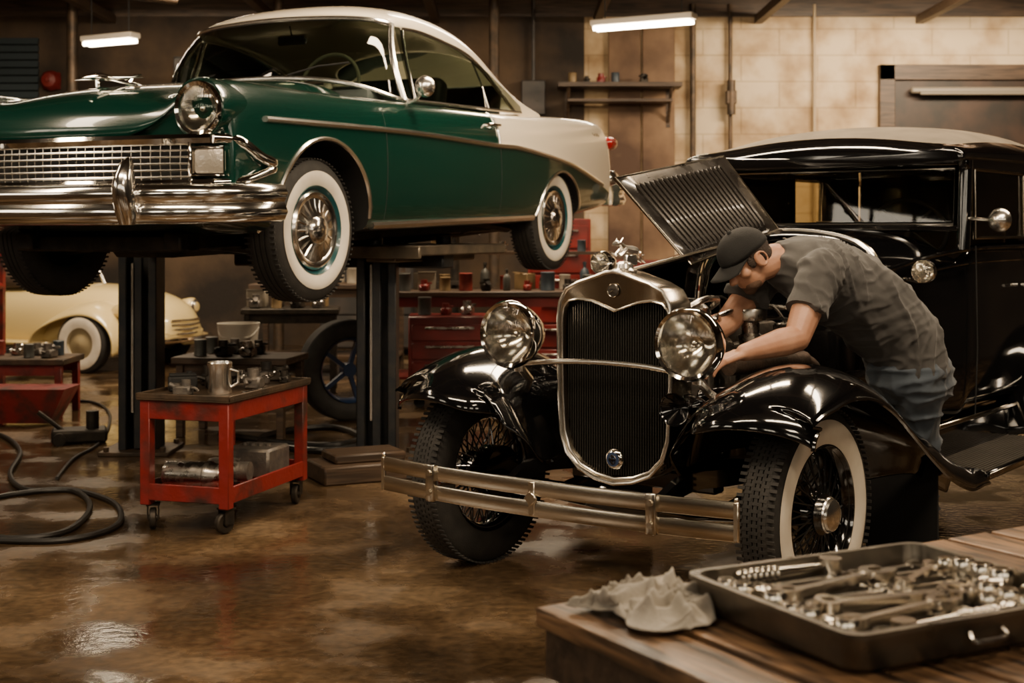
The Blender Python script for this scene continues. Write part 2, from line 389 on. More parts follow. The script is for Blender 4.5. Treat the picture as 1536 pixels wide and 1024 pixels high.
b.cyl((.34,.80,1.02),(.34,.99,1.13),.02); b.cyl((.17,.99,1.13),(.51,.99,1.13),.009,n=8); b.lathe([(.04,0),(.03,.02),(.001,.03)],o=(.34,.98,1.13),ax=(0,1,.2)); b.obj('steering_wheel',bone,G)
MB().box((0,.90,1.03),(1.4,.2,.14),bev=.04,seg=2).obj('dashboard',interior,G)
b=MB(); b.box((0,1.12,1.42),(.2,.02,.06),bev=.01); b.cyl((0,1.12,1.44),(0,1.1,1.5),.006,n=6); b.obj('interior_mirror',chrome,G)
def fy(x): return -.80+.10*(abs(x)/.9)**2*1.0
for sg in(1,-1):
    b=MB(); b.lathe([(.06,-.5),(.10,-.35),(.122,-.2),(.133,-.08),(.138,-.02),(.134,.012),(.121,.004)],o=(sg*.778,-.742,.903),ax=(0,-1,0),n=40); b.obj('headlight_pod',greenp,G)
    headlight(G,(sg*.778,-.748,.902),.112,.08,shell=chrome,rim=1.14)
MB().grid([[(x,fy(x)-.012,z) for x in [-.74+.074*i for i in range(21)]] for z in(.575,.77)]).obj('grille_backing',matblack,G)
b=MB()
xs=[-.735+.049*i for i in range(31)]
for z in(.605,.634,.663,.692,.721,.748): b.tube([(x,fy(x)-.034,z) for x in xs],.0052,6)
for x in xs: b.tube([(x,fy(x)-.022,.585),(x,fy(x)-.028,.66),(x,fy(x)-.022,.755)],.0026,5)
g=b.obj('grille',satin,G)
b=MB(); prof=[(-.02,-.02),(.02,-.022),(.028,0),(.02,.018),(-.02,.022)]
b.sweep([(x,fy(x)-.028,.772) for x in [-.84+.07*i for i in range(25)]],prof)
b.sweep([(x,fy(x)-.028,.578) for x in [-.84+.07*i for i in range(25)]],[(a*.8,c*.8) for a,c in prof])
for sg in(1,-1):
    b.tube(smooth([(sg*.84,fy(.84)-.03,.772),(sg*.905,-.64,.76),(sg*.935,-.52,.69),(sg*.94,-.42,.665)],4),[.026]*12+[.018],10)
    b.tube(smooth([(sg*.84,fy(.84)-.03,.578),(sg*.91,-.63,.585),(sg*.935,-.5,.62),(sg*.94,-.42,.64)],4),[.02]*12+[.014],10)
    b.box((sg*.742,fy(.742)-.03,.675),(.018,.04,.19),bev=.005)
b.obj('grille_surround',chrome,G)
for sg in(1,-1):
    b=MB(); b.box((sg*.822,fy(.822)-.022,.672),(.145,.035,.115),rot=(0,0,sg*rad(12)),bev=.02,seg=2); pl=b.obj('parking_light',amber,G)
    q=[(sg*.75,fy(.75)-.042,.612),(sg*.895,fy(.895)-.036,.612),(sg*.895,fy(.895)-.036,.732),(sg*.75,fy(.75)-.042,.732)]
    MB().tube(q,.007,6,loop=True).obj('lamp_bezel',chrome,pl)
bp=[(0,-.965),(.3,-.955),(.55,-.915),(.75,-.83),(.89,-.70),(.955,-.55),(.965,-.43)]
path=smooth([(-x,y,.49) for x,y in reversed(bp[1:])]+[(x,y,.49) for x,y in bp],5)
prof=[(-.03,-.085),(.0,-.092),(.032,-.08),(.05,-.045),(.035,-.008),(.03,0),(.037,.01),(.052,.04),(.035,.075),(.0,.088),(-.03,.08),(-.015,0)]
bchrome=mat('bumper_chrome',(.92,.89,.84),.13,1,rv=.03,ns=3)
b=MB(); b.sweep(path,prof); bu=b.obj('bumper',bchrome,G,ang=60)
for sg in(1,-1):
    b=MB(); q=[(sg*.56,-.975,z) for z in(.40,.44,.50,.56,.61,.66,.69)]
    b.rings([[ (p[0]+w*cos(2*pi*k/16),p[1]+d*sin(2*pi*k/16)+o,p[2]) for k in range(16)] for p,w,d,o in zip(q,(.035,.05,.05,.046,.038,.03,.008),(.03,.045,.055,.06,.05,.035,.01),(.0,0,-.01,-.015,-.012,0,.02))])
    b.obj('bumper_guard',bchrome,bu)
    b=MB(); b.box((sg*.55,-.80,.47),(.05,.3,.05)); b.obj('bumper_bracket',darkm,bu)
bp2=[(0,4.18),(.5,4.16),(.8,4.10),(.93,3.98),(.95,3.82)]
path=smooth([(x,y,.5) for x,y in bp2]+[] ,5); path=[V((-p.x,p.y,p.z)) for p in reversed(path[1:])]+path
b=MB(); b.sweep(list(reversed(path)),[(a*.8,c*.9) for a,c in prof]); b.obj('rear_bumper',bchrome,G,ang=60)
for sg in(1,-1):
    b=MB(); b.sph((sg*.85,3.98,.62),(.06,.09,.06),n=16); b.obj('taillight_housing',satin,G)
    b=MB(); b.lathe([(.001,.09),(.03,.08),(.045,.04),(.05,0),(.045,-.06),(.001,-.1)],o=(sg*.83,4.03,.88),ax=(0,1,0),n=20); b.obj('taillight',redl,G)
b=MB(); z0=topz(0,-.45).z
b.tube([(0,-.62,z0+.035),(0,-.5,z0+.05),(0,-.35,z0+.035),(0,-.2,z0+.02)],[.006,.018,.016,.008],10)
b.rings([[V((x,y+ .2*abs(x),z0+.042+dz)) for x,dz in((-.19,0),(0,.006),(.19,0),(0,-.006))] for y in(-.50,-.44)])
b.box((0,-.42,z0+.015),(.025,.2,.05),bev=.008)
b.tube([(0,-.3,z0+.03),(0,-.25,z0+.07),(0,-.2,z0+.08)],[.012,.008,.003],8)
b.obj('hood_ornament',chrome,G)
for sg in(1,-1): MB().tube([topz(sg*x,y,.001) for x,y in[(.0+.56,-.68+.12*i) for i in range(12)]],.003,5).obj('hood_seam',matblack,G)
b=MB(); p=side(.98,1.0,1); b.tube([p+V((-.03,0,.01)),p+V((.03,-.0,.03)),p+V((.09,-.01,.075))],.009,8)
b.lathe([(.001,-.04),(.03,-.035),(.055,-.01),(.06,.01),(.055,.016)],o=p+V((.10,-.02,.10)),ax=(0,1,.1),n=24); b.obj('side_mirror',satin,G)
for x in(-.35,.25): MB().tube([(x,.70,1.175),(x+.16,.755,1.22),(x+.33,.80,1.235)],.005,5).obj('wiper',matblack,G)
b=MB()
for x in(-.45,.45): b.box((x,1.6,.31),(.1,4.3,.09),bev=.01)
for y in(-.45,.35,1.2,2.3,3.3): b.box((0,y,.30),(1.0,.1,.08),bev=.01)
b.box((0,.0,.33),(.45,.5,.22),bev=.05); b.box((0,.9,.29),(.34,.8,.14),bev=.05,seg=2)
b.cyl((0,1.2,.28),(0,2.9,.3),.04); b.cyl((-.7,2.92,.35),(.7,2.92,.35),.045); b.sph((0,2.92,.35),(.15,.16,.15))
b.tube(smooth([(.3,.3,.27),(.35,1,.24),(.3,2,.24),(.4,3.0,.28),(.45,3.9,.3)]),.025,8)
for sg in(1,-1):
    b.tube([(sg*.3,0.05,.3),(sg*.68,0.02,.3)],.035,8); b.tube([(sg*.3,-.1,.28),(sg*.68,0,.24)],.025,8); b.cyl((sg*.5,0.05,.25),(sg*.5,.05,.6),.06)
    b.tube([(sg*.5,2.2,.36),(sg*.5,2.9,.28),(sg*.5,3.6,.38)],.03,6)
b.obj('chassis',darkm,G)
w=wheel_green(G); w.location=(.78,0.02,.35)
for l,r in(((-.78,.02,.35),(0,0,pi)),((.78,2.90,.35),(.5,0,0)),((-.78,2.90,.35),(0,0,pi))): copytree(w,G,l,r)
# ================= BLACK CAR =================
K=empty('car',(.45,5.31,0),rz=-rad(37),scale=.9)
top(K,'black 1930s sedan with open louvered hood and wire wheels','car')
fz=[(-.46,.765),(-.45,.80),(-.40,.845),(-.28,.905),(-.12,.95),(.05,.962),(.25,.93),(.45,.85),(.65,.73),(.85,.60),(1.05,.495),(1.25,.425),(1.42,.388),(1.56,.378)]
fzs=smooth([(0,y,z) for y,z in fz],3)
sec=[(.34,-.46),(.40,-.30),(.47,-.14),(.55,-.045),(.65,0),(.76,.018),(.86,.0),(.94,-.04),(.98,-.08),(.99,-.105)]
def fender(sg):
    rows=[]
    for p in fzs:
        y,z=p.y,p.z; s=max(.05,min(1,(y+.46)/.30)); tt=max(0,min(1,(y-.55)/.4)); tt=tt*tt*(3-2*tt)
        uu=max(0,min(1,(y-1.33)/.16)); uu=uu*uu*(3-2*uu)
        row=[]
        for k,(x,dz) in enumerate(sec):
            if x<.6: dz2=dz*s+(1-s)*(-.03)
            else: dz2=dz*(.55+.45*s)
            x1=x if y>-.3 else x+(.55-x)*(1-s)*(.6 if x<.55 else 0)
            xn=.885+(x-.34)/(.992-.34)*.107
            xw=.67+(x-.34)/(.992-.34)*.325
            xn=xn+(xw-xn)*uu
            xx=x1+(xn-x1)*tt; dz2=dz2*(1-tt*.75) if x<.6 else dz2*(1-.2*tt)
            dz2=dz2*(1-uu)+uu*(0 if k<8 else -.03*(k-7))
            nose=(-.0 if y>-.38 else .12*((x-.70)/.3)**2)
            row.append((sg*xx,y+nose,z+dz2))
        rows.append(row)
    b=MB(); b.grid(rows); f=b.obj('front_fender',blackp,K,ang=180,solid=.010)
    m=f.modifiers.new('s','SUBSURF'); m.levels=1; m.render_levels=1
    b=MB(); b.tube([V(r[-1]) for r in rows],.009,6); b.obj('fender_bead',blackp,f)
    b=MB(); b.rings([[(sg*x,y,z) for x,z in((.50,.55),(.955,.50),(.958,.09),(.50,.09))] for y in(.985,1.0)]); b.obj('dark_leg_screen',voidm,f)  # added black sheet in place of the dark void, hides the legs
for sg in(1,-1): fender(sg)
rz_=[(2.78,.37),(2.85,.55),(3.0,.77),(3.2,.9),(3.42,.94),(3.65,.88),(3.85,.72),(3.98,.52),(4.02,.42)]
ribm=mat('ribbed_rubber',(.07,.062,.052),.42,.0,col2=(.045,.04,.034),ns=6)
for sg in(1,-1):
    rows=[[(sg*x,p.y,p.z+dz) for x,dz in((.60,-.06),(.68,0),(.8,.02),(.9,0),(.97,-.06),(.99,-.11))] for p in smooth([(0,y,z) for y,z in rz_],3)]
    MB().grid(rows).obj('rear_fender',blackp,K,ang=180,solid=.012)
    b=MB(); b.box((sg*.835,2.18,.350),(.33,1.28,.04),bev=.008); rb=b.obj('running_board',blackp,K)
    b=MB(); b.box((sg*.835,2.18,.3705),(.29,1.24,.005))
    for i in range(14): b.box((sg*(.70+.0205*i),2.18,.3745),(.009,1.23,.007))
    b.obj('running_board_mat',ribm,rb)
    MB().box((sg*.998,2.18,.352),(.010,1.26,.024),bev=.003).obj('running_board_trim',nickel,rb)
    MB().box((sg*.685,2.18,.374),(.012,1.24,.010),bev=.003).obj('running_board_trim',nickel,rb)
    b=MB(); b.box((sg*.675,2.2,.44),(.03,1.5,.16),bev=.005); b.obj('splash_apron',blackp,K)
    b=MB(); b.box((sg*.722,2.75,.545),(.014,2.2,.022),bev=.004); b.obj('sill_trim',nickel,K)
def mirr(h,y): return [(x,y,z) for x,z in h]+[(-x,y,z) for x,z in reversed(h[1:-1])]
def cowl(hw,zt): return [(0,zt),(hw*.4,zt-.012),(hw*.74,zt-.055),(hw*.93,zt-.15),(hw,zt-.32),(hw+.01,.9),(hw,.6),(hw-.03,.49),(0,.48)]
def cab(hw): return [(0,1.0),(.3,1.0),(hw-.12,1.0),(hw-.08,1.43),(hw-.02,1.455),(hw,1.25),(hw,.75),(hw-.02,.52),(0,.48)]
S=[mirr(cowl(.50,1.49),1.42),mirr(cowl(.515,1.495),1.5),mirr(cowl(.58,1.51),1.75),mirr(cowl(.67,1.515),2.0),mirr(cowl(.70,1.51),2.08),mirr(cab(.72),2.13),mirr(cab(.735),2.4),mirr(cab(.745),3.0),mirr(cab(.73),3.6),mirr(cab(.69),3.95),mirr(cowl(.65,1.45),4.02),mirr(cowl(.63,1.40),4.06)]
b=MB(); b.rings(S); kb=b.obj('body',blackp,K,ang=180,sub=2)
b=MB()
def rsq(y,zt,ze,hw):
    h=[(0,zt),(.35,zt-.02),(.57,zt-.055),(.70,zt-.12 if zt-.12>ze+.04 else ze+.05),(hw,ze+.02),(hw+.005,ze-.02),(hw-.02,ze-.05),(0,ze-.045)]
    return mirr(h,y)
RR=[(1.80,1.91,1.87,.775),(1.81,1.93,1.87,.785),(1.84,1.955,1.88,.785),(1.92,1.99,1.885,.78),(2.1,2.045,1.89,.775),(2.4,2.085,1.895,.775),(2.9,2.10,1.90,.775),(3.4,2.08,1.89,.76),(3.8,2.0,1.87,.73),(4.0,1.9,1.83,.69),(4.06,1.8,1.75,.65)]
b.rings([rsq(*r) for r in RR]); kr=b.obj('roof',[blackp,fabric],K,ang=180)
for p in kr.data.polygons:
    if p.normal.z>.3 and p.center.y>1.95 and abs(p.center.x)<.64: p.material_index=1
m=kr.modifiers.new('s','SUBSURF'); m.levels=2; m.render_levels=2
for sg in(1,-1):
    MB().tube([(sg*.705,2.03,1.40),(sg*.71,2.06,1.87)],.036,10).obj('pillar',blackp,K)
    MB().box((sg*.715,2.98,1.65),(.06,.09,.5),bev=.012).obj('pillar',blackp,K); MB().box((sg*.70,3.72,1.65),(.06,.5,.5),bev=.02).obj('quarter_panel',blackp,K)
    MB().box((sg*.715,2.75,1.845),(.055,1.5,.08),bev=.012).obj('roof_rail',blackp,K)
MB().box((0,3.98,1.62),(1.34,.06,.5),bev=.02).obj('rear_panel',blackp,K)
MB().box((0,2.05,1.855),(1.40,.05,.06),bev=.012).obj('header_rail',blackp,K); MB().box((0,2.03,1.51),(1.38,.05,.035),bev=.008).obj('windshield_sill',blackp,K)
fx=[(-.665,2.02,1.53),(.665,2.02,1.53),(.665,2.045,1.815),(-.665,2.045,1.815)]
MB().tube(fx,.014,6,loop=True).obj('windshield_frame',blackp,K)
MB().tube([V(p)+V((0,-.012,0)) for p in fx],.005,6,loop=True).obj('windshield_trim',satin,K)
MB().grid([[fx[0],fx[1]],[fx[3],fx[2]]]).obj('windshield',glassd,K)
for sg in(1,-1):
    for ya,yb in((2.12,2.93),(3.03,3.47)):
        q=[(sg*.725,ya,1.46),(sg*.725,yb,1.46),(sg*.72,yb,1.81),(sg*.72,ya,1.81)]
        sw=MB().grid([[q[0],q[1]],[q[3],q[2]]]).obj('side_window',glassd,K)
        MB().tube([(x+sg*.01,y,z) for x,y,z in q],.010,6,loop=True).obj('window_frame',nickel,sw)
    MB().tube(smooth([(sg*.52,1.46,1.30),(sg*.605,1.75,1.36),(sg*.71,2.05,1.40),(sg*.745,2.4,1.41),(sg*.757,3.0,1.41),(sg*.742,3.6,1.40),(sg*.70,3.95,1.38)],4),.012,8).obj('belt_moulding',blackp,K)
    MB().tube(smooth([(sg*.53,1.46,1.22),(sg*.615,1.75,1.29),(sg*.715,2.05,1.33),(sg*.75,2.4,1.34),(sg*.76,3.0,1.34),(sg*.745,3.6,1.33)],4),.007,6).obj('belt_moulding',blackp,K)
    for ya in(2.12,2.98): MB().tube([(sg*.741,ya,1.42),(sg*.75,ya,.9),(sg*.738,ya,.56)],.004,5).obj('door_seam',matblack,K)
    b=MB(); b.tube([(sg*.745,2.85,1.2),(sg*.79,2.85,1.2),(sg*.795,2.75,1.2)],.009,8); b.obj('door_handle',satin,K)
b=MB(); b.box((0,2.75,1.12),(1.2,.45,.2),bev=.06,seg=2); b.box((0,3.0,1.33),(1.2,.15,.45),rot=(-.15,0,0),bev=.06,seg=2); b.obj('seat',leather,K)
b=MB(); b.tube([(.34+.2*cos(a),2.26-.06*sin(a),1.50+.16*sin(a)) for a in[2*pi*i/32 for i in range(32)]],.012,8,loop=True); b.cyl((.34,2.1,1.36),(.34,2.26,1.5),.018)
for k in range(4): a=pi/4+k*pi/2; b.cyl((.34,2.26,1.5),(.34+.2*cos(a),2.26-.06*sin(a),1.5+.16*sin(a)),.007,n=6)
b.obj('steering_wheel',matblack,K)
h=cowl(.512,1.497)[:6]
arc=smooth([(x,1.455,z) for x,z in reversed(h)]+[(-x,1.455,z) for x,z in h[1:]],4)
MB().tube(arc,.013,8).obj('cowl_band',satin,K); MB().tube([p+V((0,.05,.004)) for p in arc],.006,6).obj('cowl_band',nickel,K)
for (x,y,z,bx,bz) in((.66,1.62,1.30,.54,1.26),(-.60,.70,1.34,-.36,1.22)):
    c=headlight(K,(x,y,z),.056,.09,name='cowl_light',shell=chrome)
    MB().tube([(bx-x,.06,bz-z),((bx-x)*.4,.06,(bz-z)*.8-.02),(0,.05,-.035)],.011,8).obj('lamp_arm',chrome,c)
b=MB(); b.tube([(.72,2.04,1.56),(.80,2.0,1.555),(.90,1.97,1.55)],.008,8)
b.lathe([(.001,-.045),(.03,-.04),(.055,-.015),(.06,.005),(.056,.012),(.001,.012)],o=(.91,1.97,1.55),ax=(.1,1,0),n=28); b.obj('side_mirror',satin,K)
# radiator
ro=[(0,.445),(.10,.46),(.19,.495),(.255,.555),(.285,.64),(.295,.80),(.30,1.0),(.302,1.13),(.292,1.20),(.255,1.255),(.19,1.285),(.10,1.31),(.04,1.328),(0,1.332)]
ri=[(0,.475),(.095,.488),(.18,.52),(.238,.575),(.266,.655),(.276,.80),(.281,1.0),(.281,1.12),(.272,1.17),(.245,1.198),(.19,1.208),(.12,1.20),(.05,1.178),(0,1.162)]
KX=.93
ro=[(x*KX,z) for x,z in ro]; ri=[(x*KX,z) for x,z in ri]
fullo=[V((x,0,z)) for x,z in ro]+[V((-x,0,z)) for x,z in reversed(ro[1:-1])]
fulli=[V((x,0,z)) for x,z in ri]+[V((-x,0,z)) for x,z in reversed(ri[1:-1])]
off=lambda l,y,s=1:[V((p.x*s,y,(p.z-.9)*s+.9)) for p in l]
b=MB(); b.rings([off(fulli,-.06),off(fulli,-.12,1.01),off(fullo,-.135,.985),off(fullo,-.12),off(fullo,.03)],cap=False)
rshell=b.obj('radiator_shell',nickel,K,ang=50)
MB().tube(off(fullo,-.135,.99),.008,8,loop=True).obj('radiator_trim',satin,rshell); MB().tube(off(fulli,-.125,1.01),.005,6,loop=True).obj('radiator_trim',satin,rshell)
MB().add(off(fulli,-.075),[tuple(range(len(fulli)))]).obj('radiator_core',matblack,rshell,recalc=False); MB().add(off(fullo,.02,.98),[tuple(range(len(fullo)))]).obj('radiator_back',matblack,rshell,recalc=False)
gm=mat('grille_enamel',(.05,.047,.042),.32,.6)
b=MB()
for i in range(43):
    x=(-.272+.01295*i)*KX; ax=abs(x)
    zb_=.48+max(0,(ax-.05))**2*1.6; zt_=interp([(0,1.168),(.05,1.182),(.12,1.20),(.18,1.205),(.25,1.16)],ax)
    b.box((x,-.088,(zb_+zt_)/2),(.0035,.012,zt_-zb_))
for i in range(50):
    z=.50+.0135*i
    if z<1.165:
        b.box((0,-.083,z),(2*interp([(zz,xx) for xx,zz in ri[:9]],z),.006,.003))
b.obj('grille',gm,rshell)
bluem=mat('blue_enamel',(.03,.05,.11),.3,coat=.5)
b=MB(); b.lathe([(.001,.012),(.030,.012),(.038,.008),(.043,0)],o=(0,-.125,.552),ax=(0,-1,0),n=32,mi=0); b.lathe([(.001,.014),(.030,.0145)],o=(0,-.125,.552),ax=(0,-1,0),n=24,mi=1)
b.box((0,-.142,.552),(.006,.006,.04)); b.box((0,-.142,.552),(.034,.006,.006)); b.tube([(.016*cos(a),-.142,.552+.016*sin(a)) for a in[2*pi*i/16 for i in range(16)]],.002,5,loop=True)
b.obj('badge',[chrome,bluem],rshell)
b=MB(); b.lathe([(.001,.008),(.022,.006),(.027,0)],o=(0,-.134,1.25),ax=(0,-1,0),n=32,mi=1); b.tube([(.027*cos(a),-.137,1.25+.027*sin(a)) for a in[2*pi*i/24 for i in range(24)]],.0022,6,mi=0,loop=True)
b.tube([(-.012,-.144,1.258),(.012,-.144,1.258),(-.012,-.144,1.242),(.012,-.144,1.242)],.002,5); b.obj('emblem',[nickel,mat('dark_enamel',(.03,.025,.02),.4)],rshell)
b=MB(); b.lathe([(.05,0),(.055,.012),(.04,.022),(.035,.04),(.022,.048),(.001,.05)],o=(0,-.05,1.32),n=24)
z0=1.36
b.tube(smooth([(0,.06,z0+.03),(0,.03,z0+.052),(0,-.02,z0+.058),(0,-.06,z0+.066),(0,-.085,z0+.085),(0,-.115,z0+.085),(0,-.14,z0+.078)],3),[.006,.014,.018,.02,.02,.019,.018,.018,.017,.016,.015,.012,.010,.012,.013,.012,.009,.006,.004],8)
for x in(-.012,.012):
    b.tube([(x,-.055,z0+.06),(x,-.10,z0+.035),(x,-.13,z0+.045)],[.010,.006,.003],6)
    b.tube([(x,.045,z0+.045),(x,.06,z0+.015),(x,.10,z0+.0)],[.012,.007,.003],6)
    b.tube([(x,-.1,z0+.09),(x*1.3,-.085,z0+.108)],[.004,.002],5)
b.tube([(0,.06,z0+.03),(0,.11,z0+.035)],[.004,.002],5); b.box((0,0,z0+.015),(.02,.09,.05),bev=.006)
b.obj('hood_ornament',satin,K)
headlight(K,(.45,-.30,1.06),.138,.18,shell=chrome); headlight(K,(-.415,-.30,1.06),.138,.18,shell=chrome)
b=MB(); b.tube(smooth([(-.415,-.24,.93),(-.36,-.21,.935),(-.2,-.19,.95),(0,-.185,.955),(.2,-.19,.95),(.36,-.21,.935),(.45,-.24,.93)],4),.012,10)
for x in(.45,-.415):
    b.tube([(x,-.22,.915),(x*1.01,-.15,.86),(x*1.15,-.1,.80)],.018,8); b.cyl((x,-.23,.90),(x,-.23,.965),.022)
b.obj('headlight_bar',satin,K)
b=MB(); b.lathe([(.001,-.12),(.04,-.11),(.05,-.07),(.025,-.05),(.028,0),(.06,.05),(.066,.055),(.055,.045),(.001,.0)],o=(.37,-.22,.80),ax=(0,-1,0),n=28)
b.sph((.36,-.08,.78),(.05,.06,.05)); b.tube([(.36,-.1,.78),(.38,0,.72)],.015,6); b.obj('horn',blackp,K)
def by(x): return -.70+.08*(abs(x)/.86)**2.2
pth=[(-.84+.056*i,by(-.84+.056*i),0) for i in range(31)]
pr=[(-.004,-.030),(.005,-.030),(.007,-.026),(.007,.026),(.005,.030),(-.004,.030)]
bu=MB().sweep([(x,y,.518) for x,y,_ in pth],pr).obj('bumper',bumpernick,K,ang=30)
MB().sweep([(x,y,.438) for x,y,_ in pth],pr).obj('lower_bar',bumpernick,bu,ang=30)
for x in(-.52,.52):
    b=MB(); b.box((x,by(x)-.012,.478),(.045,.022,.15),bev=.006,seg=2); b.cyl((x,by(x)-.02,.52),(x,by(x)-.032,.52),.012,n=10); b.cyl((x,by(x)-.02,.44),(x,by(x)-.032,.44),.012,n=10); b.obj('bumper_clamp',bumpernick,bu)
b=MB(); b.box((0,by(0)-.003,.478),(.03,.02,.13),bev=.004); b.box((0,by(0)-.012,.478),(.045,.012,.045),rot=(0,rad(45),0),bev=.004); b.obj('bumper_clamp',bumpernick,bu)
for x in(-.83,.83):
    b=MB(); b.box((x,by(x)-.002,.478),(.022,.014,.14),bev=.004); b.sph((x,by(x),.555),.010,n=10); b.obj('bumper_end',bumpernick,bu)
for sg in(1,-1): MB().tube(smooth([(sg*.50,by(.5)+.02,.478),(sg*.42,-.5,.478),(sg*.38,-.3,.46)]),.016,6).obj('bumper_bracket',blackp,bu)
b=MB()
for sg in(1,-1):
    b.sweep(smooth([(sg*.36,-.36,.44),(sg*.37,-.15,.50),(sg*.38,.3,.47),(sg*.42,1.5,.44),(sg*.5,4.0,.48)],4),[(-.018,-.035),(.018,-.035),(.018,.035),(-.018,.035)])
    b.tube(smooth([(sg*.36,-.36,.43),(sg*.40,0,.36),(sg*.40,.5,.42)]),.022,8)
b.box((0,.12,.45),(.72,.08,.08),bev=.01); b.box((0,1.4,.45),(.84,.1,.08)); b.box((0,3.0,.45),(.84,.1,.08))
b.tube(smooth([(-.72,0,.41),(-.5,0,.36),(0,0,.33),(.5,0,.36),(.72,0,.41)]),.028,8); b.cyl((-.7,.14,.36),(.7,.14,.36),.014,n=8)
b.cyl((-.72,3.42,.41),(.72,3.42,.41),.045); b.sph((0,3.42,.41),(.16,.15,.16)); b.cyl((0,1.4,.5),(0,3.4,.41),.035)
for sg in(1,-1): b.cyl((sg*.68,0,.41),(sg*.77,0,.41),.12,n=24); b.cyl((sg*.68,3.42,.41),(sg*.77,3.42,.41),.13,n=24)
b.obj('chassis',blackp,K)
# engine
eng=empty('engine',(0,0,0),parent=K)
b=MB(); b.box((0,.72,.78),(.30,.85,.42),bev=.03,seg=2); b.box((0,.72,1.02),(.24,.83,.09),bev=.02,seg=2)
for i in range(9): b.cyl((.09*(-1)**i,.36+.09*i,1.06),(.09*(-1)**i,.36+.09*i,1.085),.012,n=6)
b.box((0,.72,.55),(.24,.8,.12),bev=.04); b.cyl((0,.28,.75),(0,.12,.75),.035)
for i in range(7): b.box((.155,.40+.1*i,.84),(.02,.05,.22),bev=.004)
b.obj('engine_block',iron,eng)
b=MB()
for i in range(4): b.tube(smooth([(.14,.42+.19*i,.92),(.22,.42+.19*i,.95),(.26,.47+.17*i,.91)],4),.028,10)
b.tube([(.26,.38,.91),(.27,.7,.90),(.27,1.1,.89)],.04,12); b.tube(smooth([(.27,1.1,.89),(.30,1.2,.8),(.3,1.25,.5)]),.033,10)
b.obj('exhaust_manifold',mat('manifold_iron',(.07,.055,.045),.6,.7,col2=(.12,.08,.06),ns=15,bump=.3),eng)
b=MB(); b.lathe([(.05,0),(.055,.05),(.04,.06),(.04,.11),(.07,.12),(.075,.16),(.07,.17),(.001,.175)],o=(.24,.62,.98),n=24)
b.lathe([(.03,0),(.045,.02),(.045,.07),(.02,.09),(.001,.1)],o=(.02,.55,1.08),n=20)
for i in range(6):
    b.cyl((-.03,.40+.11*i,1.07),(-.03,.40+.11*i,1.13),.011,n=8)
b.tube(smooth([(.14,.3,1.08),(.2,.5,1.14),(.16,.8,1.15),(.2,1.2,1.12)]),.012,8); b.cyl((.18,.30,.98),(.18,.48,.98),.055,n=20)
b.tube(smooth([(.24,.64,1.1),(.3,.8,1.1),(.3,1.1,1.05),(.25,1.35,1.1)]),.009,6)
b.lathe([(.05,0),(.06,.01),(.06,.06),(.05,.08),(.03,.09),(.001,.09)],o=(.12,.20,1.05),n=20); b.tube(smooth([(.12,.2,1.14),(.18,.3,1.2),(.14,.5,1.19),(.05,.6,1.15)]),.014,8)
b.lathe([(.03,0),(.035,.02),(.03,.05),(.02,.06),(.001,.06)],o=(.22,.18,1.0),n=16); b.tube(smooth([(.22,.18,1.06),(.26,.25,1.12),(.22,.36,1.13),(.18,.45,1.08)]),.010,8)
b.box((.25,.95,1.02),(.08,.12,.10),bev=.01); b.tube(smooth([(.25,.95,1.07),(.2,.9,1.15),(.1,.8,1.13)]),.007,6)
b.obj('carburetor',steel,eng)
b=MB()
for i in range(6): b.tube(smooth([(-.03,.40+.11*i,1.13),(0,.45+.07*i,1.19),(.02,.55,1.18)],4),.005,5)
b.tube(smooth([(0,.05,1.22),(0,.15,1.22),(0,.25,1.15),(0,.33,1.08)]),.03,12); b.tube(smooth([(.1,.05,.6),(.15,.2,.62),(.12,.35,.7)]),.028,12)
b.obj('engine_hoses',hosem,eng)
b=MB(); 
for k in range(4): a=k*pi/2+.3; b.box((.13*cos(a),.10,.80+.13*sin(a)),(.2,.012,.07),rot=(.3,-a,0),bev=.003)
b.cyl((0,.06,.80),(0,.16,.80),.04); b.obj('fan',iron,eng)
def lp(a,c,t): return a+(c-a)*t
h0=[(0,1.328),(.04,1.326),(.10,1.308),(.18,1.282),(.235,1.245),(.27,1.19),(.28,1.1),(.28,.78)]
h1=[(0,1.492),(.1,1.49),(.2,1.482),(.35,1.445),(.43,1.39),(.48,1.30),(.50,1.17),(.50,.78)]
rows=[]
for i in range(9):
    t=i/8; rows.append([(-lp(a[0],c[0],t),lp(.03,1.42,t),lp(a[1],c[1],t)) for a,c in zip(h0,h1)])
b=MB(); b.grid(rows)
for i in range(22):
    t=.12+.036*i; x=-lp(.282,.502,t); y=lp(.03,1.42,t); b.box((x,y,.98),(.014,.02,.30),rot=(0,0,-.5),bev=.004)
b.obj('hood_panel',blackp,K,ang=50,solid=.006)
b=MB(); b.tube([(.0,.03,1.335),(0,1.42,1.497)],.009,6); b.obj('hood_hinge',nickel,K)
A,B_,C_,D_=V((.0,.50,1.345)),V((0,1.38,1.50)),V((-.33,1.42,1.88)),V((-.40,.50,1.74))
def pp(u,v): return A.lerp(B_,u).lerp(D_.lerp(C_,u),v)
nrm=(B_-A).cross(D_-A).normalized()
if nrm.x<0: nrm=-nrm
b=MB(); b.grid([[pp(u/8,v/4) for u in range(9)] for v in range(5)])
rp=b.obj('hood_panel',mat('hood_panel_paint',(.012,.010,.009),.3,.2,coat=.6,rv=.1),K,solid=.008)
lm=mat('louver_paint',(.035,.031,.028),.28,.5,coat=.5)
for i in range(20):
    u=.10+.8*i/19; MB().tube([pp(u,.1)+nrm*.002,pp(u,.14)+nrm*.008,pp(u,.86)+nrm*.008,pp(u,.9)+nrm*.002],[.003,.0085,.0085,.003],6).obj('louver',lm,rp)
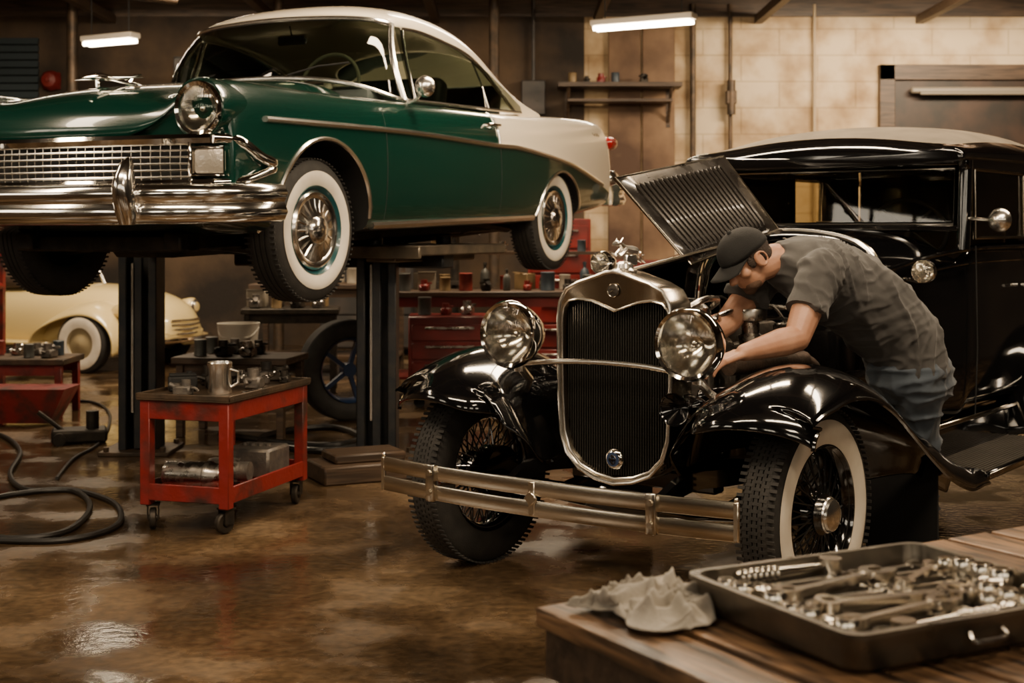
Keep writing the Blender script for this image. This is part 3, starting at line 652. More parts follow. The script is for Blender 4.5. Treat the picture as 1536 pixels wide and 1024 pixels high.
MB().tube([pp(0,0),pp(1,0),pp(1,1),pp(0,1)],.009,6,loop=True).obj('panel_edge',nickel,rp)
MB().tube([pp(.5,1),pp(.5,1)-nrm*.03,pp(.55,1)-nrm*.03,pp(.55,1)],.008,6).obj('handle',nickel,rp)
rows=[[(lp(.30,.51,t),lp(.05,1.42,t),.84),(lp(.29,.50,t),lp(.05,1.42,t),.80),(lp(.36,.46,t)+.02,lp(.05,1.42,t),.56)] for t in [i/6 for i in range(7)]]; MB().grid(rows).obj('hood_sill',blackp,K,solid=.012)
w=wheel_wire(K); w.location=(.80,0,.41); w.rotation_euler=(.3,0,rad(-2))
copytree(w,K,(-.80,0,.41),(.1,0,pi-rad(2))); copytree(w,K,(.80,3.42,.41),(0,0,0)); copytree(w,K,(-.80,3.42,.41),(0,0,pi))
# ================= LIFT =================
L=empty('vehicle_lift',(-.785,8.2,0)); top(L,'dark steel post lift with platform holding up the green car','lift')
gx=V((cos(TH),-sin(TH),0)); gy=V((sin(TH),cos(TH),0)); G0=V((-1.735,7.133,0))
def gl(x,y,z): return G0+gx*x+gy*y+V((0,0,z))
for (px,py) in((-.785,8.2),(-2.26,8.55)):
    b=MB(); x,y=px+.785,py-8.2
    b.box((x-.09,y,.61),(.05,.22,1.18),bev=.006); b.box((x+.09,y,.61),(.05,.22,1.18),bev=.006); b.box((x,y+.07,.61),(.2,.05,1.18)); b.box((x+.0,y-.08,.61),(.05,.04,1.16),bev=.004)
    po=b.obj('post',post_m,L)
    b=MB(); b.box((x,y,.012),(.42,.42,.024),bev=.004)
    for sx in(-.17,.17):
        for sy in(-.17,.17): b.cyl((x+sx,y+sy,.02),(x+sx,y+sy,.05),.018,n=6)
    b.obj('base_plate',rust,po)
    MB().box((x-.03,y-.105,.7),(.012,.008,.9)).obj('guide_strip',satin,po)
off_=V((-.785,8.2,0))
b=MB()
b.box(gl(.52,1.70,1.235)-off_,(.56,1.15,.06),rot=(0,0,-TH),bev=.008); b.box(gl(.52,1.70,1.19)-off_,(.2,1.0,.05),rot=(0,0,-TH),bev=.008)
b.box(gl(.52,1.13,1.225)-off_,(.6,.03,.07),rot=(0,0,-TH),bev=.005); b.obj('platform',mat('worn_platform_steel',(.14,.12,.095),.4,.6,col2=(.24,.20,.15),ns=8,bump=.2,bs=40),L)
b=MB(); b.box(gl(-.62,1.35,1.235)-off_,(.7,.9,.05),rot=(0,0,-TH),bev=.008); b.box(gl(0,1.6,1.17)-off_,(1.5,.14,.09),rot=(0,0,-TH),bev=.01)
for x in(-.45,.45):
    for y in(1.25,2.1): b.cyl(gl(x,y,1.24)-off_,gl(x,y,1.31)-off_,.05)
b.obj('arm',post_m,L)
# ================= ROOM =================
def concrete():
    m,nt,p=base('stained_concrete'); n1=noisen(nt,1.3,11); n2=noisen(nt,26,10); n3=noisen(nt,2.6,10)
    c=ramp(nt,n1.outputs[0],[(.34,(.028,.018,.010)),(.48,(.072,.046,.025)),(.58,(.125,.082,.045)),(.70,(.18,.125,.072))])
    c2=ramp(nt,n2.outputs[0],[(.3,(.5,.5,.5)),(.7,(1.25,1.2,1.12))])
    mx=nt.nodes.new('ShaderNodeMixRGB'); mx.blend_type='MULTIPLY'; mx.inputs[0].default_value=.9
    nt.links.new(c,mx.inputs[1]); nt.links.new(c2,mx.inputs[2]); nt.links.new(mx.outputs[0],p.inputs['Base Color'])
    nt.links.new(ramp(nt,n3.outputs[0],[(.42,(.06,)*3),(.50,(.16,)*3),(.60,(.42,)*3)]),p.inputs['Roughness'])
    bp_=nt.nodes.new('ShaderNodeBump'); bp_.inputs['Strength'].default_value=.32; bp_.inputs['Distance'].default_value=.005
    nt.links.new(n2.outputs[0],bp_.inputs['Height']); nt.links.new(bp_.outputs[0],p.inputs['Normal']); return m
def blockwall(name,c1,c2,c3):
    m,nt,p=base(name); tc=nt.nodes.new('ShaderNodeTexCoord'); mp=nt.nodes.new('ShaderNodeMapping'); mp.inputs['Rotation'].default_value=(rad(90),0,0)
    br=nt.nodes.new('ShaderNodeTexBrick'); br.inputs['Scale'].default_value=1; br.inputs['Brick Width'].default_value=.9; br.inputs['Row Height'].default_value=.31; br.inputs['Mortar Size'].default_value=.010
    br.inputs['Color1'].default_value=(*c1,1); br.inputs['Color2'].default_value=(*c2,1); br.inputs['Mortar'].default_value=(*c3,1)
    nt.links.new(tc.outputs['Object'],mp.inputs[0]); nt.links.new(mp.outputs[0],br.inputs['Vector'])
    n=noisen(nt,2.2,12); c=ramp(nt,n.outputs[0],[(.30,(.45,.36,.27)),(.45,(.74,.67,.58)),(.6,(1,1,1))])
    mx=nt.nodes.new('ShaderNodeMixRGB'); mx.blend_type='MULTIPLY'; mx.inputs[0].default_value=1
    nt.links.new(br.outputs[0],mx.inputs[1]); nt.links.new(c,mx.inputs[2]); nt.links.new(mx.outputs[0],p.inputs['Base Color']); p.inputs['Roughness'].default_value=.8
    bp_=nt.nodes.new('ShaderNodeBump'); bp_.inputs['Strength'].default_value=.3; bp_.inputs['Distance'].default_value=.01; nt.links.new(br.outputs[1],bp_.inputs['Height']); bp_.invert=True
    nt.links.new(bp_.outputs[0],p.inputs['Normal']); return m
XL,XR,YF,YB,ZC=-7.6,8.5,-3.2,16.5,4.1
cream_w=blockwall('cream_block_wall',(.66,.53,.36),(.63,.50,.33),(.50,.39,.25))
brown_w=mat('stained_plaster',(.06,.04,.025),.8,col2=(.13,.085,.05),ns=1.3,bump=.3,bs=20)
dark_w=mat('dark_wall_paint',(.015,.013,.012),.8,col2=(.04,.03,.024),ns=1.3)
ceil_m=mat('dark_ceiling',(.03,.02,.014),.8,col2=(.06,.04,.025),ns=2)
def wall(name,c,d,m): return struct(MB().box(c,d).obj(name,m,flat=True))
wall('floor',((XL+XR)/2,(YF+YB)/2,-.05),(XR-XL+.4,YB-YF+.4,.1),concrete())
wall('wall_back',((XL+XR)/2,YB+.1,ZC/2),(XR-XL+.4,.2,ZC),cream_w)
wall('wall_left',(XL-.1,(YF+YB)/2,ZC/2),(.2,YB-YF,ZC),brown_w)
wall('wall_right',(XR+.1,(YF+YB)/2,ZC/2),(.2,YB-YF,ZC),dark_w)
wall('wall_front',((XL+XR)/2,YF-.1,ZC/2),(XR-XL+.4,.2,ZC),brown_w)
wall('ceiling',((XL+XR)/2,(YF+YB)/2,ZC+.05),(XR-XL+.4,YB-YF+.4,.1),ceil_m)
b=MB()
for i in range(9): b.box(((XL+XR)/2,.5+2*i,ZC-.12),(XR-XL,.12,.24))
for i in range(9): b.box((XL+1+1.9*i,(YF+YB)/2,ZC-.27),(.09,YB-YF,.1))
struct(b.obj('trim_1',wood2))
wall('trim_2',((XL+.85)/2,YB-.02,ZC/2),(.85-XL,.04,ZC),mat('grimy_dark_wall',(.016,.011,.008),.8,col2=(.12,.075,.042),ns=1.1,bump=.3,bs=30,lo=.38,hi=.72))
b=MB()
for i in range(2): b.box((1.32+i*.40,YB-.05,2.2),(.38,.04,3.2),bev=.01)
struct(b.obj('door_1',mat('rusty_door',(.24,.145,.08),.7,col2=(.07,.035,.02),ns=1.6,bump=.2,bs=30)))
def window(name,c,w,h,pane,axis='x',bars=2,fw=.12):
    b=MB()
    def bx(u,z,du,dz,dd): 
        if axis=='x': b.box((c[0]+u,c[1],c[2]+z),(du,dd,dz),bev=.006)
        else: b.box((c[0],c[1]+u,c[2]+z),(dd,du,dz),bev=.006)
    for s_ in(-1,1): bx(s_*w/2,0,fw,h+fw,.12); bx(0,s_*h/2,w+fw,fw,.12)
    for i in range(1,bars): bx(-w/2+w*i/bars,0,.05,h,.08)
    if bars>1: bx(0,0,w,.05,.08)
    fr_=struct(b.obj(name,wood2)); b=MB(); bx(0,0,w,h,.02); b.obj('pane',pane,fr_); return fr_
window('window_1',(6.05,YB-.04,2.35),3.3,1.7,mat('dark_pane',(.012,.009,.007),.5,col2=(.05,.025,.015),ns=3),bars=1,fw=.18)
emit_pane=mat('emissive_pane',(1,.86,.66),.4,emit=6)
for i,x in enumerate((-4.6,-1.6,1.6,4.6)): window('window_%d'%(i+2),(x,YF+.04,2.75),1.7,1.1,emit_pane,bars=3)  # added glowing windows behind the camera, give the chrome brightness to reflect
for i,y in enumerate((1.0,4.2)): window('window_%d'%(i+6),(XL+.04,y,2.85),1.8,1.1,emit_pane,'y',3)
def pipe(name,pts,r,label,m=rust,hang=None):
    o=top(MB().tube(pts,r,10).obj(name,m),label,'pipe')
    for h_ in(hang or []): MB().cyl(h_,(h_[0],h_[1],ZC),.012,n=6).obj('hanger',matblack,o)
    return o
pipe('pipe',[(-.6,12,3.5),(.4,12,3.52),(2.2,12,3.54)],.05,'long grey steel pipe hung under the dark ceiling',steel,[(-.2,12,3.5),(1.9,12,3.5)])
pipe('pipe',[(2.12,YB-.08,0),(2.12,YB-.08,4.0)],.035,'thin rusty vertical pipe on the block wall')
pipe('pipe',[(2.56,YB-.08,0),(2.56,YB-.08,4.0)],.025,'thin rusty vertical pipe on the block wall')
pipe('pipe',[(3.55,YB-.06,0),(3.55,YB-.06,4.0)],.018,'thin pale vertical conduit on the block wall',mat('conduit_paint',(.40,.31,.20),.6))
pipe('pipe',[(-6.9,9.0,3.4),(-3.0,12.5,3.4)],.04,'steel pipe crossing under the ceiling',rust,[(-5.5,10.256,3.4),(-4,11.6,3.4)])
for x in(-.2,-4.9,-2.6): pipe('pipe',[(x,15.6,0),(x,15.6,4.1)],.06,'dark vertical steel column pipe')
b=MB(); b.cyl((2.56,YB-.15,2.7),(2.56,YB-.15,3.1),.05); b.box((2.56,YB-.14,2.9),(.12,.1,.16),bev=.01); top(b.obj('valve',rust),'rusty pipe valve on the block wall','valve')
b=MB(); b.box((1.24,YB-.3,3.02),(1.42,.4,.05)); b.box((1.24,YB-.3,2.84),(1.2,.35,.03))
for x in(.65,1.83): b.tube([(x,YB-.05,2.6),(x,YB-.45,3.0)],.02,6); b.box((x,YB-.06,2.8),(.05,.03,.5))
top(b.obj('wall_shelf',wood2),'dark wooden bracketed shelf on the back wall','shelf')
hous=mat('housing_white',(.5,.45,.38),.5); glow=mat('lamp_glow',(1,.84,.60),.5,emit=36)
b=MB(); b.box((6.1,YB-.16,2.98),(2.9,.12,.07),bev=.02); b.cyl((4.75,YB-.22,2.94),(7.45,YB-.22,2.94),.02); top(b.obj('unlit_lamp',mat('grey_housing',(.22,.19,.15),.4)),'unlit fluorescent fixture mounted at the dark opening','light')
def fluor(p,q,label):
    p,q=V(p),V(q); L_=(q-p).length; c=(p+q)/2; a=math.atan2(q.y-p.y,q.x-p.x)
    f=empty('ceiling_light',c,rz=a); top(f,label,'light'); 
    MB().box((0,0,.07),(L_+.06,.16,.06),bev=.01).obj('light_housing',hous,f)
    for y in(-.04,.04): MB().cyl((-L_/2,y,.015),(L_/2,y,.015),.022).obj('tube_lamp',glow,f)
    for x in(-L_*.4,L_*.4): MB().cyl((x,0,.1),(x,0,ZC-c.z),.006,n=6).obj('hanger',matblack,f)
fluor((.83,13.9,3.33),(1.72,13.4,3.33),'lit fluorescent tube light hanging from ceiling')
fluor((-4.52,14.9,3.36),(-3.95,14.6,3.26),'lit fluorescent tube light hanging from ceiling')
# ---------------- red cart ----------------
C=empty('tool_cart',(-1.345,6.62,0),rz=-rad(17)); top(C,'worn red steel two-tier rolling tool cart','cart')
cw,cl,ch=.44,.80,.605
b=MB()
for sx in(-1,1):
    for sy in(-1,1):
        b.box((sx*(cw/2-.022),sy*(cl/2-.022),.115+.24),(.05,.05,.48),bev=.004)
b.box((0,0,.155),(cw,cl,.016)); 
for sx in(-1,1): b.box((sx*(cw/2-.004),0,.175),(.012,cl,.075),bev=.003); b.box((sx*(cw/2-.004),0,.55),(.012,cl,.095),bev=.003)
for sy in(-1,1): b.box((0,sy*(cl/2-.004),.175),(cw,.012,.075),bev=.003); b.box((0,sy*(cl/2-.004),.55),(cw,.012,.095),bev=.003)
b.obj('cart_frame',redp,C)
b=MB(); b.box((0,0,ch-.010),(cw+.03,cl+.03,.018),bev=.004)
for sx in(-1,1): b.box((sx*(cw/2+.012),0,ch+.002),(.010,cl+.034,.024),bev=.003)
for sy in(-1,1): b.box((0,sy*(cl/2+.012),ch+.002),(cw+.034,.010,.024),bev=.003)
b.obj('cart_top',rust,C)
b=MB(); b.lathe([(.02,-.015),(.042,-.015),(.048,-.01),(.048,.01),(.042,.015),(.02,.015)],ax=(1,0,0),n=24); b.cyl((-.02,0,0),(.02,0,0),.015)
b.box((-.024,.01,.03),(.005,.05,.07)); b.box((.024,.01,.03),(.005,.05,.07)); b.box((0,.01,.062),(.06,.06,.008)); 
cs=b.obj('caster',darkm,C,loc=(-cw/2+.04,-cl/2+.04,.05),rot=(0,0,.5))
for x,y,r in((cw/2-.04,-cl/2+.04,-.4),(cw/2-.04,cl/2-.04,.2),(-cw/2+.04,cl/2-.04,.9)): copytree(cs,C,(x,y,.05),(0,0,r))
cr=M.Rotation(-rad(17),4,'Z')
def cc(x,y,z): return V((-1.345,6.62,0))+cr@V((x,y,z))
zt=.605
b=MB(); b.lathe([(.001,0),(.052,0),(.054,.01),(.050,.09),(.054,.12),(.058,.14),(.055,.145),(.05,.12),(.046,.1),(.046,.02),(.001,.015)],n=28); b.tube([(.05,0,.11),(.085,0,.10),(.085,0,.05),(.052,0,.03)],.006,6)
top(b.obj('metal_cup',satin,loc=cc(.08,-.22,zt)),'shiny metal cup standing on the red cart','cup')
b=MB(); b.box((0,0,.035),(.13,.09,.07),bev=.008); b.box((0,0,.075),(.12,.08,.01),bev=.003); b.cyl((.03,0,.07),(.03,0,.09),.012)
top(b.obj('battery_box',matblack,loc=cc(-.14,-.17,zt),rot=(0,0,.3)),'small black box on the red cart','box')
def enginepart(name,loc,s=1,rz=0,m=iron,label='greasy dark metal engine part'):
    b=MB(); b.box((0,0,.03),(.12,.08,.06),bev=.01); b.cyl((-.02,0,.05),(-.02,0,.10),.03,n=16); b.cyl((.04,0,.04),(.09,.02,.07),.018,n=12); b.lathe([(.02,0),(.035,.0),(.035,.015),(.02,.015)],o=(.05,-.02,.06),n=16)
    b.tube(smooth([(-.05,0,.04),(-.09,.02,.05),(-.11,.01,.03)]),.01,8)
    return top(b.obj(name,m,loc=loc,rot=(0,0,rz),scale=s),label,'engine part')
for i,(x,y,s,r,m_) in enumerate([(-.03,-.03,1.05,.3,darkm),(.13,.02,.95,1.5,iron),(.05,.34,.95,.1,darkm),(-.15,.10,.95,1.6,darkm),(-.05,-.32,.7,2.9,iron),(.07,.19,.8,.1,steel),(-.15,.30,.7,1.5,iron),(-.05,.13,.65,1.5,darkm),(.16,.28,.6,1.5,darkm),(-.06,.25,.6,1.6,steel)]): enginepart('engine_part',cc(x,y,zt),s,r,m_)
def wrenchmesh():
    b=MB(); b.sweep([(-.07,0,0),(0,0,0),(.07,0,0)],[(-.006,-.003),(.006,-.003),(.006,.003),(-.006,.003)])
    b.lathe([(.008,-.005),(.015,-.005),(.015,.005),(.008,.005)],o=(-.082,0,0),n=16,closed=True)
    b.sweep([(.066,0,0),(.08,.012,0),(.092,.014,0),(.106,.009,0)],[(-.005,-.004),(.005,-.004),(.005,.004),(-.005,.004)])
    b.sweep([(.066,0,0),(.08,-.012,0),(.092,-.014,0),(.106,-.009,0)],[(-.005,-.004),(.005,-.004),(.005,.004),(-.005,.004)]); b.box((.072,0,0),(.014,.02,.008),bev=.002)
    return b
wr=top(wrenchmesh().obj('wrench',steel,loc=cc(.19,-.11,zt+.006),rot=(0,0,1.2),scale=.9),'steel combination wrench lying on the red cart','wrench')
b=MB(); b.lathe([(.001,-.14),(.05,-.14),(.062,-.13),(.064,-.1),(.064,.06),(.068,.065),(.068,.085),(.06,.1),(.055,.13),(.045,.14),(.001,.14)],ax=(1,0,0),n=32); b.cyl((.13,0,0),(.17,0,0),.025)
top(b.obj('metal_canister',steel,loc=cc(-.03,-.26,.165+.068),rot=(0,0,-.2)),'horizontal steel canister on the lower cart shelf','canister')
b=MB(); b.box((0,0,.07),(.24,.24,.14),bev=.012)
for i in range(4): b.cyl((-.06+.04*i,0,.14),(-.06+.04*i,0,.152),.014,n=8)
top(b.obj('metal_case',iron,loc=cc(.05,.2,.165),rot=(0,0,-.28)),'grey metal case on the lower cart shelf','case')
b=MB(); b.lathe([(.001,-.1),(.055,-.1),(.06,-.08),(.06,.02),(.045,.04),(.045,.1),(.001,.1)],ax=(1,0,0),n=28)
for k in range(8): a=k*pi/4; b.box((-.0,.055*cos(a),.055*sin(a)),(.1,.01,.01))
top(b.obj('starter_motor',iron,loc=cc(.05,-.07,.165+.062),rot=(0,0,-.2)),'dark cylindrical starter motor on lower cart shelf','motor')
# ---------------- hoses ----------------
def hose(pts,r,label): return top(MB().tube(smooth([V((x,y,r)) for x,y in pts],8),r,8).obj('air_hose',hosem),label,'hose')
def fl(px,py): Y=2835/(py-345); return ((px-768)/2100*Y,Y)
hose([fl(-60,648),fl(0,655),fl(30,680),fl(15,715),fl(40,738),fl(110,740),fl(135,765),fl(100,800),fl(20,812),fl(-60,800)],.014,'thick black air hose looping over the floor')
hose([fl(-50,760),fl(20,745),fl(100,738),fl(165,755),fl(182,780),fl(160,800),fl(90,815),fl(0,815),fl(-50,812)],.014,'thick black air hose looping over the floor')
hose([fl(80,602),fl(140,605),fl(165,625),fl(150,665),fl(110,690),fl(85,720)],.010,'thin black air hose trailing across the floor')
hose([fl(330,655),fl(420,668),fl(500,672),fl(540,660),fl(500,645),fl(430,650),fl(390,665),fl(470,680),fl(560,670)],.02,'coil of thick black hose beside the lift')
b=MB(); b.box((0,0,.05),(.5,.34,.10),bev=.01); b.box((.03,.02,.125),(.4,.26,.05),bev=.01)
top(b.obj('wooden_block',wood2,loc=(-.83,7.62,0),rot=(0,0,rad(25))),'dark timber block stack beside the lift post','block')
b=MB(); b.box((0,0,.05),(.34,.24,.08),bev=.015); b.cyl((.08,0,.08),(.08,0,.2),.04); b.tube([(-.1,0,.08),(-.25,.02,.2)],.015,8); b.cyl((-.12,-.14,.04),(-.12,.14,.04),.04)
top(b.obj('floor_jack',darkm,loc=(-2.75,8.9,0),rot=(0,0,.3)),'black hydraulic floor jack beside the lift post','jack')
# ---------------- background furniture ----------------
def table(name,loc,rz,w,d,h,m,label,shelf=True,leg=.05,topm=None,rack=0):
    T=empty(name,loc,rz=rz); top(T,label,'table')
    MB().box((0,0,h-.02),(w,d,.045),bev=.006).obj('table_top',topm or m,T)
    for sx in(-1,1):
        for sy in(-1,1): MB().box((sx*(w/2-leg),sy*(d/2-leg),(h-.04)/2),(leg,leg,h-.04),bev=.004).obj('leg',m,T)
    for sy in(-1,1): MB().box((0,sy*(d/2-leg),h-.08),(w-.1,.02,.08)).obj('apron',m,T)
    if shelf: MB().box((0,0,.18),(w-.06,d-.06,.02)).obj('shelf',m,T)
    if rack:
        MB().box((0,d/2-.11,h+rack),(w,.22,.025)).obj('shelf',wood2,T)
        for sx in(-1,1): MB().box((sx*(w/2-.03),d/2-.05,h+rack/2),(.04,.04,rack)).obj('upright',wood2,T)
    return T
table('low_table',(-1.80,9.3,0),-.15,.78,.5,.52,wood2,'low dark wooden table behind the red cart')
table('work_table',(-3.72,10.3,0),.0,1.0,.5,.42,redp,'low red steel table cluttered with parts',topm=rust)
b=MB(); b.rings([[(-.22,-.12,.02),(.22,-.12,.02),(.22,.12,.02),(-.22,.12,.02)],[(-.34,-.18,.26),(.34,-.18,.26),(.34,.18,.26),(-.34,.18,.26)]]); top(b.obj('parts_bin',redp,loc=(-3.4,9.75,0)),'red tapered parts bin under the red table','bin')
redc=mat('cabinet_red_paint',(.20,.012,.009),.4,0,col2=(.10,.01,.008),ns=5,rv=.1)
def cabinet(loc,rz,w,d,h,label,n=4,m=redc):
    T=empty('tool_cabinet',loc,rz=rz); top(T,label,'cabinet')
    MB().box((0,0,h/2+.04),(w,d,h-.08),bev=.01).obj('body',m,T)
    dh=(h-.14)/n
    for i in range(n):
        dr=MB().box((0,-d/2-.008,.09+dh*(i+.5)),(w-.05,.02,dh-.02),bev=.004).obj('drawer',m,T)
        MB().box((0,-d/2-.03,.09+dh*(i+.75)),(w*.6,.02,.018),bev=.004).obj('handle',steel,dr)
    for x in(-1,1): MB().cyl((x*(w/2-.08),-.1,.045),(x*(w/2-.08),.1,.045),.044,n=12).obj('caster',matblack,T)
    return T
cabinet((-.48,10.75,0),.05,.62,.45,.70,'red steel tool cabinet in front of the cluttered bench')
cabinet((.42,12.6,0),0,.55,.5,1.45,'tall red drawer tool chest by the back wall',6)
cabinet((1.15,13.8,0),.1,.7,.5,1.05,'red drawer tool chest near the back wall',5)
darkcab=mat('dark_grey_cabinet',(.03,.03,.03),.5,.2,col2=(.06,.05,.045),ns=5)
cabinet((-1.55,15.2,0),0,1.0,.5,1.9,'tall dark grey storage cabinet by the back wall',5,darkcab)
table('workbench',(-.15,11.4,0),.06,2.0,.65,.86,redc,'long red workbench crowded with cans and parts',topm=wood2,rack=.3)
table('workbench',(-1.72,13.2,0),0,1.4,.7,.85,wood2,'dark wooden workbench crowded with parts',rack=.32)
table('workbench',(1.2,10.1,0),-.3,1.2,.6,.8,wood2,'dark wooden workbench behind the black car')
table('work_table',(-1.85,11.75,0),.1,.8,.5,.7,darkm,'dark steel table with jumbled engine parts')
for (x,z,w_,h_) in((-3.4,3.0,1.0,.7),(-.9,3.05,.9,.6)):
    T=empty('wall_cabinet',(x,YB-.22,z)); top(T,'dark metal cabinet mounted on the back wall','cabinet')
    MB().box((0,0,0),(w_,.32,h_),bev=.01).obj('body',darkcab,T)
    for s_ in(-1,1):
        d_=MB().box((s_*w_/4,-.17,0),(w_/2-.02,.02,h_-.04),bev=.005).obj('door',darkcab,T); MB().box((s_*.05,-.19,0),(.015,.02,.12)).obj('handle',steel,d_)
for (x,z) in((.25,2.9),):
    b=MB(); b.box((x,YB-.1,z),(.28,.12,.4),bev=.01); b.cyl((x,YB-.1,z+.2),(x,YB-.1,4.05),.02,n=8); b.box((x+.05,YB-.17,z),(.04,.03,.08)); top(b.obj('electrical_box',darkcab),'dark electrical box with conduit on the back wall','electrical box')
for (x,z) in((-2.1,2.5),(.75,2.1)):
    b=MB()
    for k in range(4): b.tube([(x+(.2+.012*k)*cos(a),YB-.1-.02*k,z+(.26+.012*k)*sin(a)) for a in[2*pi*i/28 for i in range(28)]],.013,6,loop=True)
    b.cyl((x,YB-.05,z+.25),(x,YB-.2,z+.26),.015); top(b.obj('hanging_hose',hosem),'coiled black hose hanging on the back wall','hose')
for i in range(4):
    b=MB().lathe(tireprof(.33,.19,.19),n=40); top(b.obj('spare_tire',rubber,loc=(2.3+.02*i,12.5,.1+.192*i)),'black tire lying in a stack on the floor','tire','stacked spare tires')
b=MB(); b.box((0,0,.03),(.4,.5,.06),bev=.01); b.cyl((0,.12,.05),(0,.12,1.55),.045); b.box((0,-.02,1.45),(.22,.5,.3),bev=.04,seg=2); b.cyl((0,-.15,1.3),(0,-.15,1.08),.03); b.cyl((0,-.15,1.1),(0,-.15,.98),.008,n=8); b.box((0,-.1,.85),(.32,.32,.03)); b.tube([(.1,-.1,1.4),(.25,-.15,1.3)],.01,6); b.cyl((0,.2,1.6),(0,.2,1.75),.08)
top(b.obj('drill_press',darkm,loc=(-.55,13.4,0)),'dark standing drill press near the back wall','drill press')
# items
cols=[(.30,.26,.20),(.22,.03,.02),(.05,.07,.09),(.28,.19,.09),(.09,.09,.08),(.5,.44,.36)]
cm=[mat('can_paint_%s'%'abcdef'[i],c,.45,.1,col2=tuple(k*.7 for k in c),ns=12) for i,c in enumerate(cols)]
def can(m): 
    b=MB(); b.lathe([(.001,0),(.05,0),(.052,.004),(.05,.01),(.05,.125),(.053,.13),(.046,.134),(.001,.13)],n=20); b.tube([(-.05,0,.10),(-.03,0,.05),(.03,0,.05),(.05,0,.10)],.002,5); return b.obj('paint_can',m)
def bottle(m):
    b=MB(); b.lathe([(.001,0),(.035,0),(.037,.01),(.037,.12),(.03,.145),(.012,.165),(.012,.19),(.015,.192),(.015,.21),(.001,.212)],n=18); return b.obj('oil_bottle',m)
def carton(m):
    b=MB(); b.box((0,0,.06),(.14,.11,.12),bev=.003); b.box((0,0,.121),(.14,.03,.002)); b.box((0,.05,.125),(.135,.05,.004),rot=(.2,0,0)); return b.obj('cardboard_box',m)
proto=[]
for i,m in enumerate(cm): proto.append(('can',can(m)))
proto.append(('bottle',bottle(cm[2]))); proto.append(('bottle',bottle(cm[4])))
proto.append(('box',carton(cm[3]))); proto.append(('box',carton(cm[0])))
lab={'can':'small painted metal can on a workbench','bottle':'plastic oil bottle on a workbench','box':'small cardboard parts box on a workbench'}
used=set()
def place(kind,o,x,y,z,grp,s=1):
    if o.name in used: c=copytree(o)
    else: c=o; used.add(o.name)
    c.location=(x,y,z); c.rotation_euler=(0,0,random.uniform(0,6)); c.scale=(s,)*3
    top(c,lab[kind],kind,grp)
def scatter(cx,cy,rz,w,d,z,n,grp,s=1):
    st_=.165*max(s,.8)
    cells=[(i,j) for i in range(int((w-.08)/st_)) for j in range(2 if d>.45 else 1)]; random.shuffle(cells)
    for i,j in cells[:n]:
        lx=-w/2+.11+i*st_; ly=(-d*.22+j*d*.42) if d>.45 else 0
        x=cx+lx*cos(rz)-ly*sin(rz); y=cy+lx*sin(rz)+ly*cos(rz)
        if random.random()<.55: o=enginepart('engine_part',(x,y,z),random.uniform(.8,1.2)*s,random.choice([1.57,1.4,4.7]),random.choice([iron,steel,darkm,redp,steel])); o['group']=grp
        else: k,o=random.choice(proto); place(k,o,x,y,z,grp,random.uniform(.8,1.15)*s)
def tl(cx,cy,rz,lx,ly): return cx+lx*cos(rz)-ly*sin(rz),cy+lx*sin(rz)+ly*cos(rz)
scatter(-.15,11.4,.06,2.0,.65,.863,22,'clutter on the red workbench')
qx,qy=tl(-.15,11.4,.06,0,.215); scatter(qx,qy,.06,1.9,.2,1.173,10,'clutter on the bench rack',.8)
scatter(-1.72,13.2,0,1.4,.7,.853,14,'clutter on the wooden workbench')
scatter(-1.72,13.44,0,1.3,.2,1.183,8,'clutter on the wooden bench rack',.85)
scatter(-1.85,11.75,.1,.8,.5,.703,8,'clutter on the dark steel table',1.05)
scatter(1.2,10.1,-.3,1.2,.6,.803,12,'clutter on the bench behind the black car')
scatter(-3.72,10.3,0,1.0,.5,.423,10,'clutter on the low red table',.9)
scatter(-1.80,9.3,-.15,.7,.5,.523,6,'clutter on the low wooden table')
scatter(1.24,YB-.3,0,1.3,.3,3.046,5,'clutter on the wall shelf')
scatter(-.48,10.75,.05,.6,.44,.702,3,'clutter on the red cabinet')
for k,o in proto:
    if o.name not in used: bpy.data.objects.remove(o)
b=MB(); b.lathe([(.001,0),(.13,0),(.16,.26),(.165,.27),(.155,.27),(.13,.02)],n=28); b.tube(smooth([(-.16,0,.24),(-.1,-.12,.17),(.1,-.12,.17),(.16,0,.24)]),.004,5)
top(b.obj('bucket',mat('bucket_plastic',(.45,.42,.36),.5),loc=(-2.12,10.85,.36)),'white plastic bucket on a crate','bucket')
b=MB(); b.box((0,0,.18),(.4,.4,.36),bev=.01)
for z in(.08,.18,.28): b.box((0,-.205,z),(.4,.012,.07))
top(b.obj('wooden_crate',wood2,loc=(-2.12,10.85,0)),'dark wooden crate under a white bucket','crate')
b=MB(); b.lathe(tireprof(.36,.23,.17),ax=(1,0,0),n=48); tw=b.obj('loose_wheel',rubber,loc=(-1.17,9.95,.36),rot=(0,0,rad(-60))); top(tw,'loose black tire on a blue rim behind the lift','wheel')
b=MB(); b.lathe([(.23,.075),(.215,.06),(.20,.0),(.215,-.06),(.23,-.07)],ax=(1,0,0),n=40)
for k in range(5): a=2*pi*k/5; b.box((.02,.11*cos(a),.11*sin(a)),(.03,.22,.03),rot=(a,0,0))
b.cyl((-.03,0,0),(.05,0,0),.05); b.obj('rim',mat('blue_rim',(.006,.022,.07),.4,coat=.3),tw)
b=MB()
b.box((0,0,.04),(.06,1.0,.06)); b.box((.6,0,.04),(.06,1.0,.06)); b.box((.3,.47,.04),(.66,.06,.06)); b.box((.3,.45,.75),(.08,.08,1.4)); b.tube([(.3,.45,1.1),(.3,-.45,1.2)],.045,8); b.tube([(.3,.38,.5),(.3,0,1.14)],.03,8); b.tube([(.3,-.43,1.2),(.3,-.43,.9)],.01,6)
top(b.obj('engine_hoist',redp,loc=(-4.5,11.3,0),scale=.8),'red steel engine hoist standing on the floor','hoist')
